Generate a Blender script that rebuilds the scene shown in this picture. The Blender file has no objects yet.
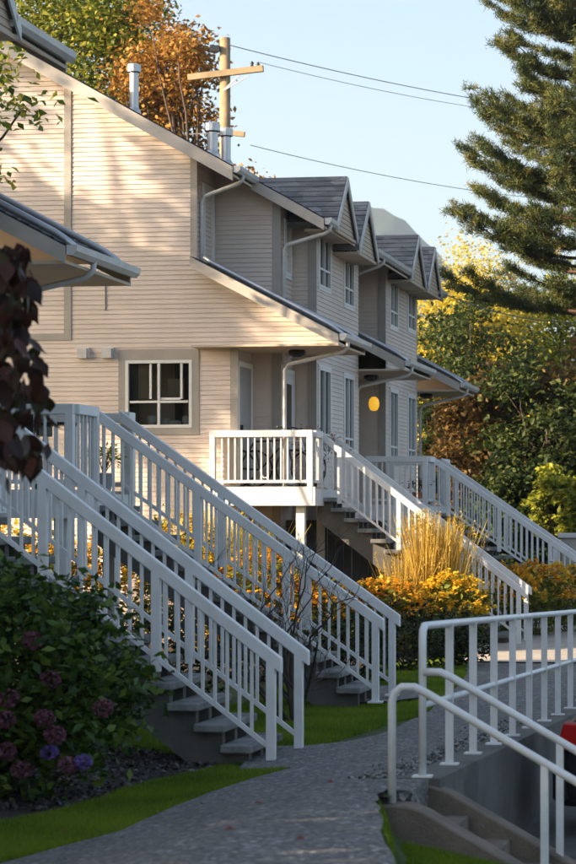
import bpy, bmesh, math, random
import numpy as np
from mathutils import Vector, Matrix
random.seed(7); RNG = np.random.default_rng(11)
SC = bpy.context.scene
COL = SC.collection
rad = math.radians

# ---------------------------------------------------------------- camera, sky, sun, exposure
F_PX, CX, YH, EYE = 2200.0, 494.0, 520.0, 2.2          # focal length and principal point in photograph pixels, eye height
YAW = math.atan(306.0 / F_PX)
cam_d = bpy.data.cameras.new('camera'); cam = bpy.data.objects.new('camera', cam_d); COL.objects.link(cam)
SC.camera = cam
cam.location = (0, 0, EYE); cam.rotation_euler = (rad(90), 0, YAW)
cam_d.sensor_width = 36; cam_d.lens = F_PX / 864 * 36
cam_d.shift_x = (288 - CX) / 864; cam_d.shift_y = (YH - 432) / 864
cam_d.clip_start = 0.1; cam_d.clip_end = 9000
cam_d.dof.use_dof = True; cam_d.dof.focus_distance = 33; cam_d.dof.aperture_fstop = 4.0

SUN_EL, SUN_PHI = 20.0, 62.0                          # light travels towards (+sin phi, +cos phi)
W = bpy.data.worlds.new('World'); SC.world = W; W.use_nodes = True
nt = W.node_tree; sky = nt.nodes.new('ShaderNodeTexSky'); sky.sky_type = 'NISHITA'; sky.sun_disc = False
sky.sun_elevation = rad(SUN_EL)
sky.sun_rotation = rad(180 + SUN_PHI)
sky.altitude = 50; sky.air_density = 1.0; sky.dust_density = 3.0; sky.ozone_density = 1.1
nt.links.new(sky.outputs[0], nt.nodes['Background'].inputs[0]); nt.nodes['Background'].inputs[1].default_value = 0.10
sd = bpy.data.lights.new('sun', 'SUN'); sun = bpy.data.objects.new('sun', sd); COL.objects.link(sun)
sd.energy = 5.0; sd.angle = rad(0.5); sd.color = (1.0, 0.80, 0.56)
ldir = Vector((math.sin(rad(SUN_PHI)) * math.cos(rad(SUN_EL)), math.cos(rad(SUN_PHI)) * math.cos(rad(SUN_EL)), -math.sin(rad(SUN_EL))))
sun.rotation_euler = ldir.to_track_quat('-Z', 'Y').to_euler(); sun.location = (-30, 10, 30)
vs = SC.view_settings; vs.view_transform = 'Standard'; vs.look = 'None'; vs.gamma = 1; vs.exposure = 1.7
SC.cycles.max_bounces = 6; SC.cycles.transparent_max_bounces = 8; SC.cycles.volume_bounces = 0
SC.cycles.caustics_reflective = False; SC.cycles.caustics_refractive = False
try: SC.cycles.use_denoising = True
except Exception: pass

# ---------------------------------------------------------------- helpers
_s, _c = math.sin(YAW), math.cos(YAW)
def P(px, py, Y):                      # survey helper: sight line of a photograph point at distance Y
    u = (px - CX) / F_PX; v = (YH - py) / F_PX; k = Y / (_c + u * _s)
    return Vector((k * (-_s + u * _c), Y, EYE + k * v))
def G(px, py, z=0.0):
    u = (px - CX) / F_PX; v = (YH - py) / F_PX; k = (z - EYE) / v
    return Vector((k * (-_s + u * _c), k * (_c + u * _s), z))
ORG = {}
def link(name, data, parent=None, at=(0, 0, 0), label=None, cat=None, group=None, kind=None):
    o = bpy.data.objects.new(name, data); COL.objects.link(o)
    at = Vector(at); ORG[o] = at
    if parent is not None: o.parent = parent; o.location = at - ORG[parent]
    else: o.location = at
    if label: o['label'] = label
    if cat: o['category'] = cat
    if group: o['group'] = group
    if kind: o['kind'] = kind
    return o
def thing(name, label, cat, at, group=None): return link(name, None, None, at, label, cat, group)
def copy_tree(o, parent=None, move=(0, 0, 0)):
    c = o.copy(); COL.objects.link(c); c.parent = parent; ORG[c] = ORG[o] + Vector(move)
    if parent is None: c.location = o.location + Vector(move)
    for ch in list(o.children): copy_tree(ch, c, move)
    return c

class MB:
    def __init__(s): s.v = []; s.f = []
    def add(s, vs, fs):
        n = len(s.v); s.v += [tuple(v) for v in vs]; s.f += [tuple(n + i for i in f) for f in fs]; return s
    def quad(s, a, b, c, d): return s.add([a, b, c, d], [(0, 1, 2, 3)])
    def box(s, x0, x1, y0, y1, z0, z1):
        return s.add([(x0,y0,z0),(x1,y0,z0),(x1,y1,z0),(x0,y1,z0),(x0,y0,z1),(x1,y0,z1),(x1,y1,z1),(x0,y1,z1)],
                     [(3,2,1,0),(4,5,6,7),(0,1,5,4),(1,2,6,5),(2,3,7,6),(3,0,4,7)])
    def beam(s, p, q, w, h, up=(0, 0, 1)):           # box from p to q, w sideways, h along up
        p, q = Vector(p), Vector(q); d = (q - p).normalized(); sd_ = d.cross(Vector(up)).normalized(); u = sd_.cross(d)
        a = []
        for o in (p, q):
            for (i, j) in ((-1,-1),(1,-1),(1,1),(-1,1)): a.append(o + sd_ * (i * w / 2) + u * (j * h / 2))
        return s.add(a, [(3,2,1,0),(4,5,6,7),(0,1,5,4),(1,2,6,5),(2,3,7,6),(3,0,4,7)])
    def slope_beam(s, p, q, w, h):                   # vertical cut ends, h measured vertically, w along Y
        a = []
        for o in (Vector(p), Vector(q)):
            for (i, j) in ((-1,-1),(1,-1),(1,1),(-1,1)): a.append(o + Vector((0, i * w / 2, j * h / 2)))
        return s.add(a, [(3,2,1,0),(4,5,6,7),(0,1,5,4),(1,2,6,5),(2,3,7,6),(3,0,4,7)])
    def tube(s, pts, r, n=8, caps=True):
        pts = [Vector(p) for p in pts]; rs = r if hasattr(r, '__len__') else [r] * len(pts)
        base = len(s.v); prev = None
        for k, p in enumerate(pts):
            d = (pts[min(k + 1, len(pts) - 1)] - pts[max(k - 1, 0)])
            d = d.normalized() if d.length > 1e-9 else Vector((0, 0, 1))
            if prev is None: u = d.orthogonal().normalized()
            else:
                u = prev - d * prev.dot(d); u = u.normalized() if u.length > 1e-6 else d.orthogonal().normalized()
            prev = u; w = d.cross(u)
            for i in range(n):
                a = 2 * math.pi * i / n; s.v.append(tuple(p + (u * math.cos(a) + w * math.sin(a)) * rs[k]))
        for k in range(len(pts) - 1):
            for i in range(n):
                j = (i + 1) % n; s.f.append((base + k*n + i, base + k*n + j, base + (k+1)*n + j, base + (k+1)*n + i))
        if caps:
            s.f.append(tuple(base + i for i in range(n))[::-1]); e = base + (len(pts) - 1) * n
            s.f.append(tuple(e + i for i in range(n)))
        return s
    def prism(s, poly, y0, y1, axis='y'):            # polygon extruded along an axis
        n = len(poly)
        m = (lambda a, b, t: (a, t, b)) if axis == 'y' else ((lambda a, b, t: (t, a, b)) if axis == 'x' else (lambda a, b, t: (a, b, t)))
        s.add([m(a, b, y0) for a, b in poly] + [m(a, b, y1) for a, b in poly],
              [tuple(range(n))[::-1], tuple(range(n, 2 * n))] + [(i, (i + 1) % n, n + (i + 1) % n, n + i) for i in range(n)])
        return s
    def lathe(s, prof, at, n=14):                    # (radius, height) profile round a vertical axis
        base = len(s.v); x, y, z = at
        for r, h in prof:
            for i in range(n):
                a = 2 * math.pi * i / n; s.v.append((x + r * math.cos(a), y + r * math.sin(a), z + h))
        for k in range(len(prof) - 1):
            for i in range(n):
                j = (i + 1) % n; s.f.append((base + k*n + i, base + k*n + j, base + (k+1)*n + j, base + (k+1)*n + i))
        s.f.append(tuple(base + i for i in range(n))[::-1]); s.f.append(tuple(base + (len(prof) - 1) * n + i for i in range(n)))
        return s
    def mesh(s, name, m, org=(0, 0, 0), smooth=False, bevel=0):
        me = bpy.data.meshes.new(name); o = Vector(org)
        me.from_pydata([tuple(Vector(v) - o) for v in s.v], [], s.f); me.materials.append(m)
        bm = bmesh.new(); bm.from_mesh(me); bmesh.ops.recalc_face_normals(bm, faces=bm.faces)
        if bevel: bmesh.ops.bevel(bm, geom=bm.edges[:], offset=bevel, segments=1, affect='EDGES', clamp_overlap=True)
        bm.to_mesh(me); bm.free()
        if smooth: me.shade_smooth()
        return me
    def build(s, name, m, parent=None, at=None, smooth=False, bevel=0, **kw):
        at = ORG[parent] if (at is None and parent is not None) else (at or (0, 0, 0))
        return link(name, s.mesh(name, m, at, smooth, bevel), parent, at, **kw)

# ---------------------------------------------------------------- materials
def new_mat(name):
    m = bpy.data.materials.new(name); m.use_nodes = True; t = m.node_tree
    return m, t, t.nodes['Principled BSDF']
def noise(t, scale, detail=4, rough=.55, vec=None):
    n = t.nodes.new('ShaderNodeTexNoise'); n.inputs['Scale'].default_value = scale; n.inputs['Detail'].default_value = detail; n.inputs['Roughness'].default_value = rough
    if vec is None:
        g = t.nodes.new('ShaderNodeNewGeometry'); vec = g.outputs['Position']
    t.links.new(vec, n.inputs['Vector']); return n.outputs['Fac']
def ramp(t, fac, stops):
    r = t.nodes.new('ShaderNodeValToRGB'); e = r.color_ramp.elements
    while len(e) < len(stops): e.new(.5)
    for i, (p, c) in enumerate(stops): e[i].position = p; e[i].color = (*c, 1)
    t.links.new(fac, r.inputs[0]); return r.outputs[0]
def mix(t, fac, a, b, mode='MIX'):
    n = t.nodes.new('ShaderNodeMix'); n.data_type = 'RGBA'; n.blend_type = mode
    for k, v in ((0, fac), (6, a), (7, b)):
        if hasattr(v, 'links'): t.links.new(v, n.inputs[k])
        else: n.inputs[k].default_value = v if k == 0 else (*v, 1)
    return n.outputs[2]
def bumpy(t, b, fac, strength, dist=.01):
    n = t.nodes.new('ShaderNodeBump'); n.inputs['Strength'].default_value = strength; n.inputs['Distance'].default_value = dist
    t.links.new(fac, n.inputs['Height']); t.links.new(n.outputs[0], b.inputs['Normal'])
def sc(c, k): return tuple(min(1, x * k) for x in c)
def mat(name, col, rough=.6, var=.12, scale=3, bump=0, bscale=60, spec=.4, metal=0, dirt=None, dscale=1.2, damt=.5, bdist=.01):
    m, t, b = new_mat(name)
    c = ramp(t, noise(t, scale, 5), [(.3, sc(col, 1 - var)), (.7, sc(col, 1 + var))])
    if dirt:
        d = ramp(t, noise(t, dscale, 7, .65), [(.45, (0, 0, 0)), (.72, (damt,) * 3)])
        c = mix(t, d, c, dirt)
    t.links.new(c, b.inputs['Base Color']); b.inputs['Roughness'].default_value = rough
    b.inputs['Specular IOR Level'].default_value = spec; b.inputs['Metallic'].default_value = metal
    if bump: bumpy(t, b, noise(t, bscale, 3), bump, bdist)
    return m
def leaf_mat(name, cols, trans=.35, rough=.55):
    m, t, b = new_mat(name)
    a = t.nodes.new('ShaderNodeAttribute'); a.attribute_name = 'rnd'
    n = len(cols); c = ramp(t, a.outputs['Fac'], [(i / max(1, n - 1), cols[i]) for i in range(n)])
    t.links.new(c, b.inputs['Base Color']); b.inputs['Roughness'].default_value = rough; b.inputs['Specular IOR Level'].default_value = .25
    if trans:
        tr = t.nodes.new('ShaderNodeBsdfTranslucent'); t.links.new(c, tr.inputs[0])
        mx = t.nodes.new('ShaderNodeMixShader'); mx.inputs[0].default_value = trans
        t.links.new(b.outputs[0], mx.inputs[1]); t.links.new(tr.outputs[0], mx.inputs[2])
        t.links.new(mx.outputs[0], t.nodes['Material Output'].inputs[0])
    return m
M = {}
M['siding'] = mat('siding', (.66, .555, .485), .5, .05, 1.5, .15, 25, dirt=(.42, .35, .28), dscale=.8, damt=.35)
M['trim'] = mat('trim', (.36, .325, .29), .6, .08, 3, .1, 60)
M['fascia'] = mat('fascia', (.47, .42, .37), .6, .08, 2, .1, 60, dirt=(.25, .22, .18), dscale=2.5, damt=.35)
M['soffit'] = mat('soffit', (.52, .42, .32), .7, .08, 2)
M['gutter'] = mat('gutter', (.58, .57, .56), .4, .06, 4, spec=.5, dirt=(.3, .28, .25), dscale=3, damt=.4)
M['white'] = mat('white_paint', (.70, .70, .70), .45, .04, 2.5, .12, 70, dirt=(.42, .41, .37), dscale=3.5, damt=.35)
M['pipe'] = mat('white_pipe', (.66, .67, .68), .38, .04, 4, .08, 90, spec=.5, dirt=(.40, .38, .34), dscale=5, damt=.4)
M['frame'] = mat('window_vinyl', (.72, .71, .69), .4, .03, 4)
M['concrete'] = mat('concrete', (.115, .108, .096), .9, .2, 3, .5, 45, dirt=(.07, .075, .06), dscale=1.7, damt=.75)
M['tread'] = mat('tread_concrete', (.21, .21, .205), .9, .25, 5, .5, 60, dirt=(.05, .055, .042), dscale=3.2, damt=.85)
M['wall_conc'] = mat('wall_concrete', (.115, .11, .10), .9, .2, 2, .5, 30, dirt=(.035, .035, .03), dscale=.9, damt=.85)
M['cheek'] = mat('cheek_concrete', (.17, .135, .105), .92, .25, 3, .7, 50, dirt=(.05, .045, .032), dscale=2.2, damt=.8)
M['found'] = mat('foundation', (.17, .165, .155), .9, .15, 2, .4, 30)
M['wood'] = mat('pole_wood', (.30, .22, .13), .85, .25, 3, .5, 30)
M['deckwood'] = mat('deck_wood', (.40, .33, .25), .8, .15, 4, .3, 30)
M['soil'] = mat('soil', (.035, .027, .02), 1, .3, 6, .8, 30)
M['steel'] = mat('galvanised', (.50, .50, .51), .35, .08, 5, metal=.7)
M['black'] = mat('black_plastic', (.012, .012, .013), .4, .1, 5)
M['darkmetal'] = mat('dark_metal', (.03, .032, .036), .35, .1, 5, metal=.5)
M['rubber'] = mat('rubber', (.015, .015, .015), .8)
M['bark'] = mat('bark', (.085, .06, .045), .95, .3, 8, .8, 25)
M['pinebark'] = mat('pine_bark', (.11, .062, .042), .95, .35, 6, .8, 18)
M['twig'] = mat('twig', (.055, .04, .034), .9, .25, 9)
M['pot'] = mat('pot_grey', (.30, .31, .32), .5, .1, 5)
M['terracotta'] = mat('terracotta', (.42, .17, .08), .8, .1, 5)
M['doorwhite'] = mat('door_white', (.68, .68, .69), .4, .03, 3)
M['doorgrey'] = mat('door_grey', (.30, .29, .285), .5, .05, 3)
M['wire'] = mat('wire', (.16, .16, .17), .5)
M['insul'] = mat('insulator', (.03, .03, .04), .2)
M['room'] = mat('room_wall', (.8, .68, .5), .9, .1, 1.5)
M['roomdark'] = mat('room_dark', (.03, .028, .025), .9, .2, 2)
M['ceramic'] = mat('ceramic', (.6, .6, .58), .3)
M['blind'] = mat('window_blind', (.42, .33, .2), .9)
M['olive'] = mat('curtain', (.10, .10, .075), .9)

def shingle_mat():
    m, t, b = new_mat('shingles')
    g = t.nodes.new('ShaderNodeNewGeometry')
    vo = t.nodes.new('ShaderNodeTexVoronoi'); vo.inputs['Scale'].default_value = 1.0
    mp = t.nodes.new('ShaderNodeMapping'); mp.inputs['Scale'].default_value = (3.2, 3.2, 9); t.links.new(g.outputs['Position'], mp.inputs[0]); t.links.new(mp.outputs[0], vo.inputs['Vector'])
    c1 = ramp(t, vo.outputs['Color'], [(.1, (.06, .064, .072)), (.5, (.12, .124, .132)), (.95, (.24, .24, .245))])
    c = mix(t, .35, c1, ramp(t, noise(t, 40, 3), [(.3, (.05, .052, .058)), (.7, (.19, .19, .195))]))
    t.links.new(c, b.inputs['Base Color']); b.inputs['Roughness'].default_value = .85
    bumpy(t, b, noise(t, 120, 2), .5, .006); return m
M['shingle'] = shingle_mat()
def glass_mat():
    m, t, b = new_mat('window_glass'); b.inputs['Base Color'].default_value = (.012, .014, .016, 1); b.inputs['Roughness'].default_value = .03
    b.inputs['Specular IOR Level'].default_value = .45; bumpy(t, b, noise(t, 1.6, 2), .04, .05); return m
M['glass'] = glass_mat()
def clear_mat():
    m, t, b = new_mat('clear_glass'); b.inputs['Roughness'].default_value = .02; b.inputs['Base Color'].default_value = (.02, .02, .02, 1)
    tr = t.nodes.new('ShaderNodeBsdfTransparent'); tr.inputs[0].default_value = (.93, .94, .92, 1)
    mx = t.nodes.new('ShaderNodeMixShader'); fr = t.nodes.new('ShaderNodeFresnel'); fr.inputs[0].default_value = 1.5
    ad = t.nodes.new('ShaderNodeMath'); ad.inputs[1].default_value = .05; t.links.new(fr.outputs[0], ad.inputs[0]); t.links.new(ad.outputs[0], mx.inputs[0])
    t.links.new(tr.outputs[0], mx.inputs[1]); t.links.new(b.outputs[0], mx.inputs[2]); t.links.new(mx.outputs[0], t.nodes['Material Output'].inputs[0]); return m
M['clear'] = clear_mat()
def path_mat():
    m, t, b = new_mat('aggregate')
    g = t.nodes.new('ShaderNodeNewGeometry'); vo = t.nodes.new('ShaderNodeTexVoronoi'); vo.inputs['Scale'].default_value = 34
    t.links.new(g.outputs['Position'], vo.inputs['Vector'])
    c = ramp(t, vo.outputs['Color'], [(.05, (.03, .029, .028)), (.45, (.095, .092, .088)), (.75, (.17, .165, .158)), (.95, (.42, .41, .39))])
    c = mix(t, ramp(t, noise(t, .9, 6, .65), [(.35, (0, 0, 0)), (.75, (.55,) * 3)]), c, (.055, .053, .047))
    t.links.new(c, b.inputs['Base Color']); b.inputs['Roughness'].default_value = .8
    bumpy(t, b, vo.outputs['Distance'], .7, .012); return m
M['path'] = path_mat()
M['asphalt'] = mat('asphalt', (.09, .088, .085), .9, .25, 4, .6, 120)
def lawn_mat():
    m, t, b = new_mat('lawn_soil')
    c = ramp(t, noise(t, 2.2, 6, .6), [(.3, (.022, .035, .008)), (.6, (.05, .075, .013)), (.8, (.07, .075, .02))])
    t.links.new(c, b.inputs['Base Color']); b.inputs['Roughness'].default_value = 1; bumpy(t, b, noise(t, 60, 4), .8, .02); return m
M['lawn'] = lawn_mat()
M['grass'] = leaf_mat('grass_blades', [(.07, .12, .008), (.14, .23, .012), (.25, .31, .025)], .45)
M['far'] = mat('forest_slope', (.05, .07, .05), 1, .4, .01)

# ---------------------------------------------------------------- ground
def sm(a, b, x): t = max(0, min(1, (x - a) / (b - a))); return t * t * (3 - 2 * t)
def wall_x(y): return -2.77 + .0155 * (y - 15.9)       # line of the retaining wall
def lawn_edge(y): return -2.88 + (14.8 - max(y, 10)) * .22
def gz(x, y):
    r = max(0.0, .0308 * (24.7 - max(y, 9.0))) * sm(-5.2, -3.0, x)
    if y < 14.81: xb = lawn_edge(y); k = sm(xb, xb + .14, x); r = r * (1 - k) + k * (.04 - .2 * max(0.0, x + 2.9))
    return r
def ground_sheet(xs, ys):
    v = []; f = []; nx = len(xs)
    for y in ys:
        for x in xs: x = min(x, edge_x(y)); v.append((x, y, gz(x, y)))
    for j in range(len(ys) - 1):
        for i in range(nx - 1): f.append((j*nx+i, j*nx+i+1, (j+1)*nx+i+1, (j+1)*nx+i))
    m = MB(); m.v = v; m.f = f
    m.build('lawn', M['lawn'], kind='structure')
GX = [-400, -150, -70, -40, -26] + [-18 + .5 * i for i in range(22)] + [-7 + .1 * i for i in range(44)]
def edge_x(y): return wall_x(y) if y > 14.81 else 3.0
ground_sheet(GX + [-2.5], [14.82, 15.0] + [15.2 + .3 * i for i in range(90)] + [42 + 2 * i for i in range(10)] + [70, 90, 130, 200])
ground_sheet(GX + [-2.6 + .1 * i for i in range(9)] + [-1.5, -1, 0, 1.5, 3], [-60, -20, 0, 4, 8] + [9 + .3 * i for i in range(20)] + [14.8])
LOT = -.65
MB().add([(-4000, -300, LOT - .6), (4000, -300, LOT - .6), (4000, 5200, LOT - .6), (-4000, 5200, LOT - .6)], [(0,1,2,3)]).build('ground', M['far'], kind='structure')
MB().add([(-2.6, 14.9, LOT), (60, 14.9, LOT), (60, 90, LOT), (-2.6, 90, LOT)], [(0,1,2,3)]).build('parking_lot', M['asphalt'], kind='structure')

def sheet(name, poly, m, lift, res=.35, **kw):          # polygon draped over the ground
    bm = bmesh.new(); vsx = [bm.verts.new((p[0], p[1], 0)) for p in poly]; bm.faces.new(vsx)
    x0 = min(p[0] for p in poly); x1 = max(p[0] for p in poly); y0 = min(p[1] for p in poly); y1 = max(p[1] for p in poly)
    k = x0 + res
    while k < x1: bmesh.ops.bisect_plane(bm, geom=bm.verts[:] + bm.edges[:] + bm.faces[:], plane_co=(k, 0, 0), plane_no=(1, 0, 0)); k += res
    k = y0 + res
    while k < y1: bmesh.ops.bisect_plane(bm, geom=bm.verts[:] + bm.edges[:] + bm.faces[:], plane_co=(0, k, 0), plane_no=(0, 1, 0)); k += res
    for v in bm.verts: v.co.z = gz(v.co.x, v.co.y) + lift
    bmesh.ops.recalc_face_normals(bm, faces=bm.faces)
    for f in bm.faces:
        if f.normal.z < 0: f.normal_flip()
    me = bpy.data.meshes.new(name); bm.to_mesh(me); bm.free(); me.materials.append(m)
    return link(name, me, **kw)
def wob(pts, amp=.04, step=.3, seed=3):                 # uneven outline
    r = random.Random(seed); out = []
    for a, b in zip(pts, pts[1:] + pts[:1]):
        d = math.hypot(b[0]-a[0], b[1]-a[1]); n = max(1, int(d / step))
        for i in range(n): t = i / n; out.append((a[0]+(b[0]-a[0])*t + r.uniform(-amp, amp), a[1]+(b[1]-a[1])*t + r.uniform(-amp, amp)))
    return out
gp = lambda px, py, z=.06: tuple(G(px, py, z)[:2])
PATH = [gp(-120, 900, .1), gp(-40, 868), gp(60, 846), gp(118, 836), gp(160, 815), gp(205, 796), gp(250, 783), gp(292, 773), gp(236, 773, .01), gp(262, 749, 0), gp(306, 748, .02), gp(345, 745, .04), gp(378, 736, .06), gp(404, 722, .08), gp(432, 704, .08),
        gp(452, 690, .05), gp(466, 676, .03), (-5.0, 33), (-5.6, 40), (-5.8, 60), (-3.2, 60), (-2.55, 40), (-2.62, 30), (-2.75, 23), (-2.84, 16.6), (-2.84, 14.83), (lawn_edge(14.8), 14.8), (lawn_edge(13.6), 13.6), (lawn_edge(12.5), 12.5), (lawn_edge(10), 10), (-1.9, 9), (-6, 9)]
sheet('path', wob(PATH, .025, .3), M['path'], .03, kind='structure')
PAD_A = [gp(232, 772, .01), gp(306, 773, .04), gp(350, 770, .08), gp(340, 747, .05), gp(268, 748, 0)]
PAD_B = [gp(320, 708, 0), gp(392, 703, .03), gp(424, 697, .05), gp(404, 687, .03), gp(335, 691, 0)]
sheet('pavement', PAD_B, M['path'], .055, .15, kind='structure')
sheet('pavement', wob([(-5.15, 33.1), (-2.62, 33.1), (-2.56, 40), (-2.6, 47), (-5.6, 47), (-5.6, 40)], .01, .6), mat('pale_concrete', (.40, .35, .29), .9, .12, 2, .3, 40, dirt=(.22, .19, .15), dscale=1.1, damt=.5), .05, .3, kind='structure')
BED = [gp(-200, 800, 0), gp(-200, 700, 0), gp(60, 740, 0), gp(150, 750, 0), gp(228, 768, 0), gp(150, 779, 0), gp(105, 800, 0), gp(40, 818, 0), gp(-60, 835, 0)]
sheet('flower_bed', wob(BED, .03, .3), M['soil'], .006, kind='structure')
sheet('flower_bed', wob([(-13.5, 29.2), (-6.2, 29.2), (-5.9, 34), (-5.3, 37.6), (-4.7, 41), (-8.2, 41), (-9.9, 37.2), (-13.5, 37.2)], .05, .5), M['soil'], .006, kind='structure')

# ---------------------------------------------------------------- siding, roofs, windows
def clip(poly, k, lo):                                   # keep points with second coordinate >= k (lo) or <= k
    out = []
    for i in range(len(poly)):
        a, b = poly[i], poly[(i + 1) % len(poly)]
        ia = (a[1] >= k) if lo else (a[1] <= k); ib = (b[1] >= k) if lo else (b[1] <= k)
        if ia: out.append(a)
        if ia != ib:
            t = (k - a[1]) / (b[1] - a[1]); out.append((a[0] + (b[0] - a[0]) * t, k))
    return out
LAP = .0845
def lap_wall(m, poly, face, pos, lap=LAP, proud=.013):
    """lapped boards filling a convex polygon (along, z) on a wall plane; face: 'S' looks to -Y, 'E' to +X, 'N' to +Y"""
    def at(a, z, d):
        return (a, pos - d, z) if face == 'S' else ((pos + d, a, z) if face == 'E' else (a, pos + d, z))
    z0 = min(p[1] for p in poly); z1 = max(p[1] for p in poly); i = math.floor(z0 / lap)
    while i * lap < z1:
        lo, hi = i * lap, (i + 1) * lap; q = clip(clip(poly, lo, True), hi, False)
        if len(q) >= 3:
            m.add([at(a, z, proud * (hi - z) / lap + .002) for a, z in q], [tuple(range(len(q)))])
            b = [p for p in q if abs(p[1] - lo) < 1e-6]
            if len(b) >= 2:
                a0, a1 = min(p[0] for p in b), max(p[0] for p in b)
                m.quad(at(a0, lo, proud + .002), at(a1, lo, proud + .002), at(a1, lo, 0), at(a0, lo, 0))
        i += 1
def rect(a0, a1, z0, z1): return [(a0, z0), (a1, z0), (a1, z1), (a0, z1)]
def wall_with_holes(m, a0, a1, z0, z1, holes, face, pos):
    cuts = sorted({a0, a1, *[h[0] for h in holes], *[h[1] for h in holes]})
    for l, r in zip(cuts, cuts[1:]):
        hs = sorted([h for h in holes if h[0] <= l + 1e-6 and h[1] >= r - 1e-6], key=lambda h: h[2]); z = z0
        for h in hs:
            if h[2] > z: lap_wall(m, rect(l, r, z, h[2]), face, pos)
            z = h[3]
        if z < z1: lap_wall(m, rect(l, r, z, z1), face, pos)
def courses(m, O, a, b, expo=.16, t=.014):               # shingle courses on a rectangle O + a + b, b going up the slope
    O, a, b = Vector(O), Vector(a), Vector(b); n = a.cross(b).normalized()
    if n.z < 0: n = -n
    L = b.length; d = b / L; k = 0
    while k * expo < L:
        e0, e1 = k * expo, min(L, (k + 1) * expo + .01)
        p0 = O + d * e0; p1 = O + d * e1
        m.quad(p0 + n * (t + .004), p0 + a + n * (t + .004), p1 + a + n * .004, p1 + n * .004)
        m.quad(p0, p0 + a, p0 + a + n * (t + .004), p0 + n * (t + .004)); k += 1
def fb(face, pos):                                       # box on a wall: along a0..a1, z, outward d0..d1
    def box(m, a0, a1, z0, z1, d0, d1):
        if face == 'S': m.box(a0, a1, pos - d1, pos - d0, z0, z1)
        elif face == 'N': m.box(a0, a1, pos + d0, pos + d1, z0, z1)
        else: m.box(pos + d0, pos + d1, a0, a1, z0, z1)
        return m
    return box
def window(parent, face, pos, a0, a1, z0, z1, cols, rows, trim=.12, glass='glass', fr=.05, head=.0, trim_mat='trim', bottom=True):
    """cols / rows: fractions of the dividing bars"""
    B = fb(face, pos); m = MB()
    B(m, a0, a0 + fr, z0, z1, -.06, .03); B(m, a1 - fr, a1, z0, z1, -.06, .03)
    B(m, a0 + fr, a1 - fr, z0, z0 + fr, -.06, .028); B(m, a0 + fr, a1 - fr, z1 - fr, z1, -.06, .028)
    xs = [a0 + fr] + [a0 + (a1 - a0) * c for c in cols] + [a1 - fr]; zs = [z0 + fr] + [z0 + (z1 - z0) * r for r in rows] + [z1 - fr]
    for c in cols: x = a0 + (a1 - a0) * c; B(m, x - .022, x + .022, z0 + fr, z1 - fr, -.05, .022)
    for r in rows:
        z = z0 + (z1 - z0) * r
        for l, rr in zip(xs, xs[1:]): B(m, l + .023, rr - .023, z - .02, z + .02, -.05, .02)
    w = m.build('window', M['frame'], parent)
    for l, r in zip(xs, xs[1:]):
        for b_, t_ in zip(zs, zs[1:]): B(MB(), l + .001, r - .001, b_ + .001, t_ - .001, -.035, -.028).build('pane', M[glass], w)
    if trim:
        m = MB(); B(m, a0 - trim, a0 - .002, z0 - (trim if bottom else 0), z1 + .0, 0, .024); B(m, a1 + .002, a1 + trim, z0 - (trim if bottom else 0), z1, 0, .024)
        B(m, a0 - trim, a1 + trim, z1 + .002, z1 + trim + head, 0, .026)
        if bottom: B(m, a0, a1, z0 - trim, z0 - .002, 0, .022)
        m.build('window_trim', M[trim_mat], w)
    return w
def door(parent, face, pos, a0, a1, z0, z1, m_='doorwhite', glass=True):
    B = fb(face, pos); d = B(MB(), a0, a1, z0, z1, .0, .04).build('door', M[m_], parent)
    m = MB(); B(m, a0 - .09, a0 - .002, z0, z1 + .09, .0, .05); B(m, a1 + .002, a1 + .09, z0, z1 + .09, .0, .05); B(m, a0, a1, z1 + .002, z1 + .09, .0, .048)
    m.build('door_frame', M['frame'], d)
    if glass: B(MB(), a0 + .16, a1 - .16, z0 + .95, z1 - .18, .041, .046).build('pane', M['glass'], d)
    B(MB(), a0 + .06, a0 + .1, z0 + .95, z0 + 1.07, .041, .09).build('door_handle', M['darkmetal'], d)
    return d
def gutter(parent, x, y0, y1, z):
    prof = [(-.0, 0), (.0, -.10), (.07, -.11), (.115, -.06), (.125, .01), (.11, .012), (.10, -.05), (.06, -.09), (.012, -.085), (.012, 0)]
    m = MB(); m.prism([(x + a, z + b) for a, b in prof], y0, y1); g = m.build('gutter', M['gutter'], parent)
    m = MB(); pr = [(x, z), (x, z - .105), (x + .07, z - .113), (x + .12, z - .06), (x + .128, z + .012)]
    m.prism(pr, y0 - .012, y0 - .002); m.build('gutter_cap', M['gutter'], g)
    return g

Y0, Y9 = 37.5, 52.5; YM = (Y0 + Y9) / 2
XU, XL, X2, X3, XR = -10.48, -9.74, -9.27, -8.82, -9.6
SL = .563
def zr(x): return 8.31 - SL * (x + 9.7)                  # top of the main roof
XRIDGE = -14.6; XBACK = -19.5
XE1, XE2 = -9.72, -8.40
PSL = .525

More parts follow.
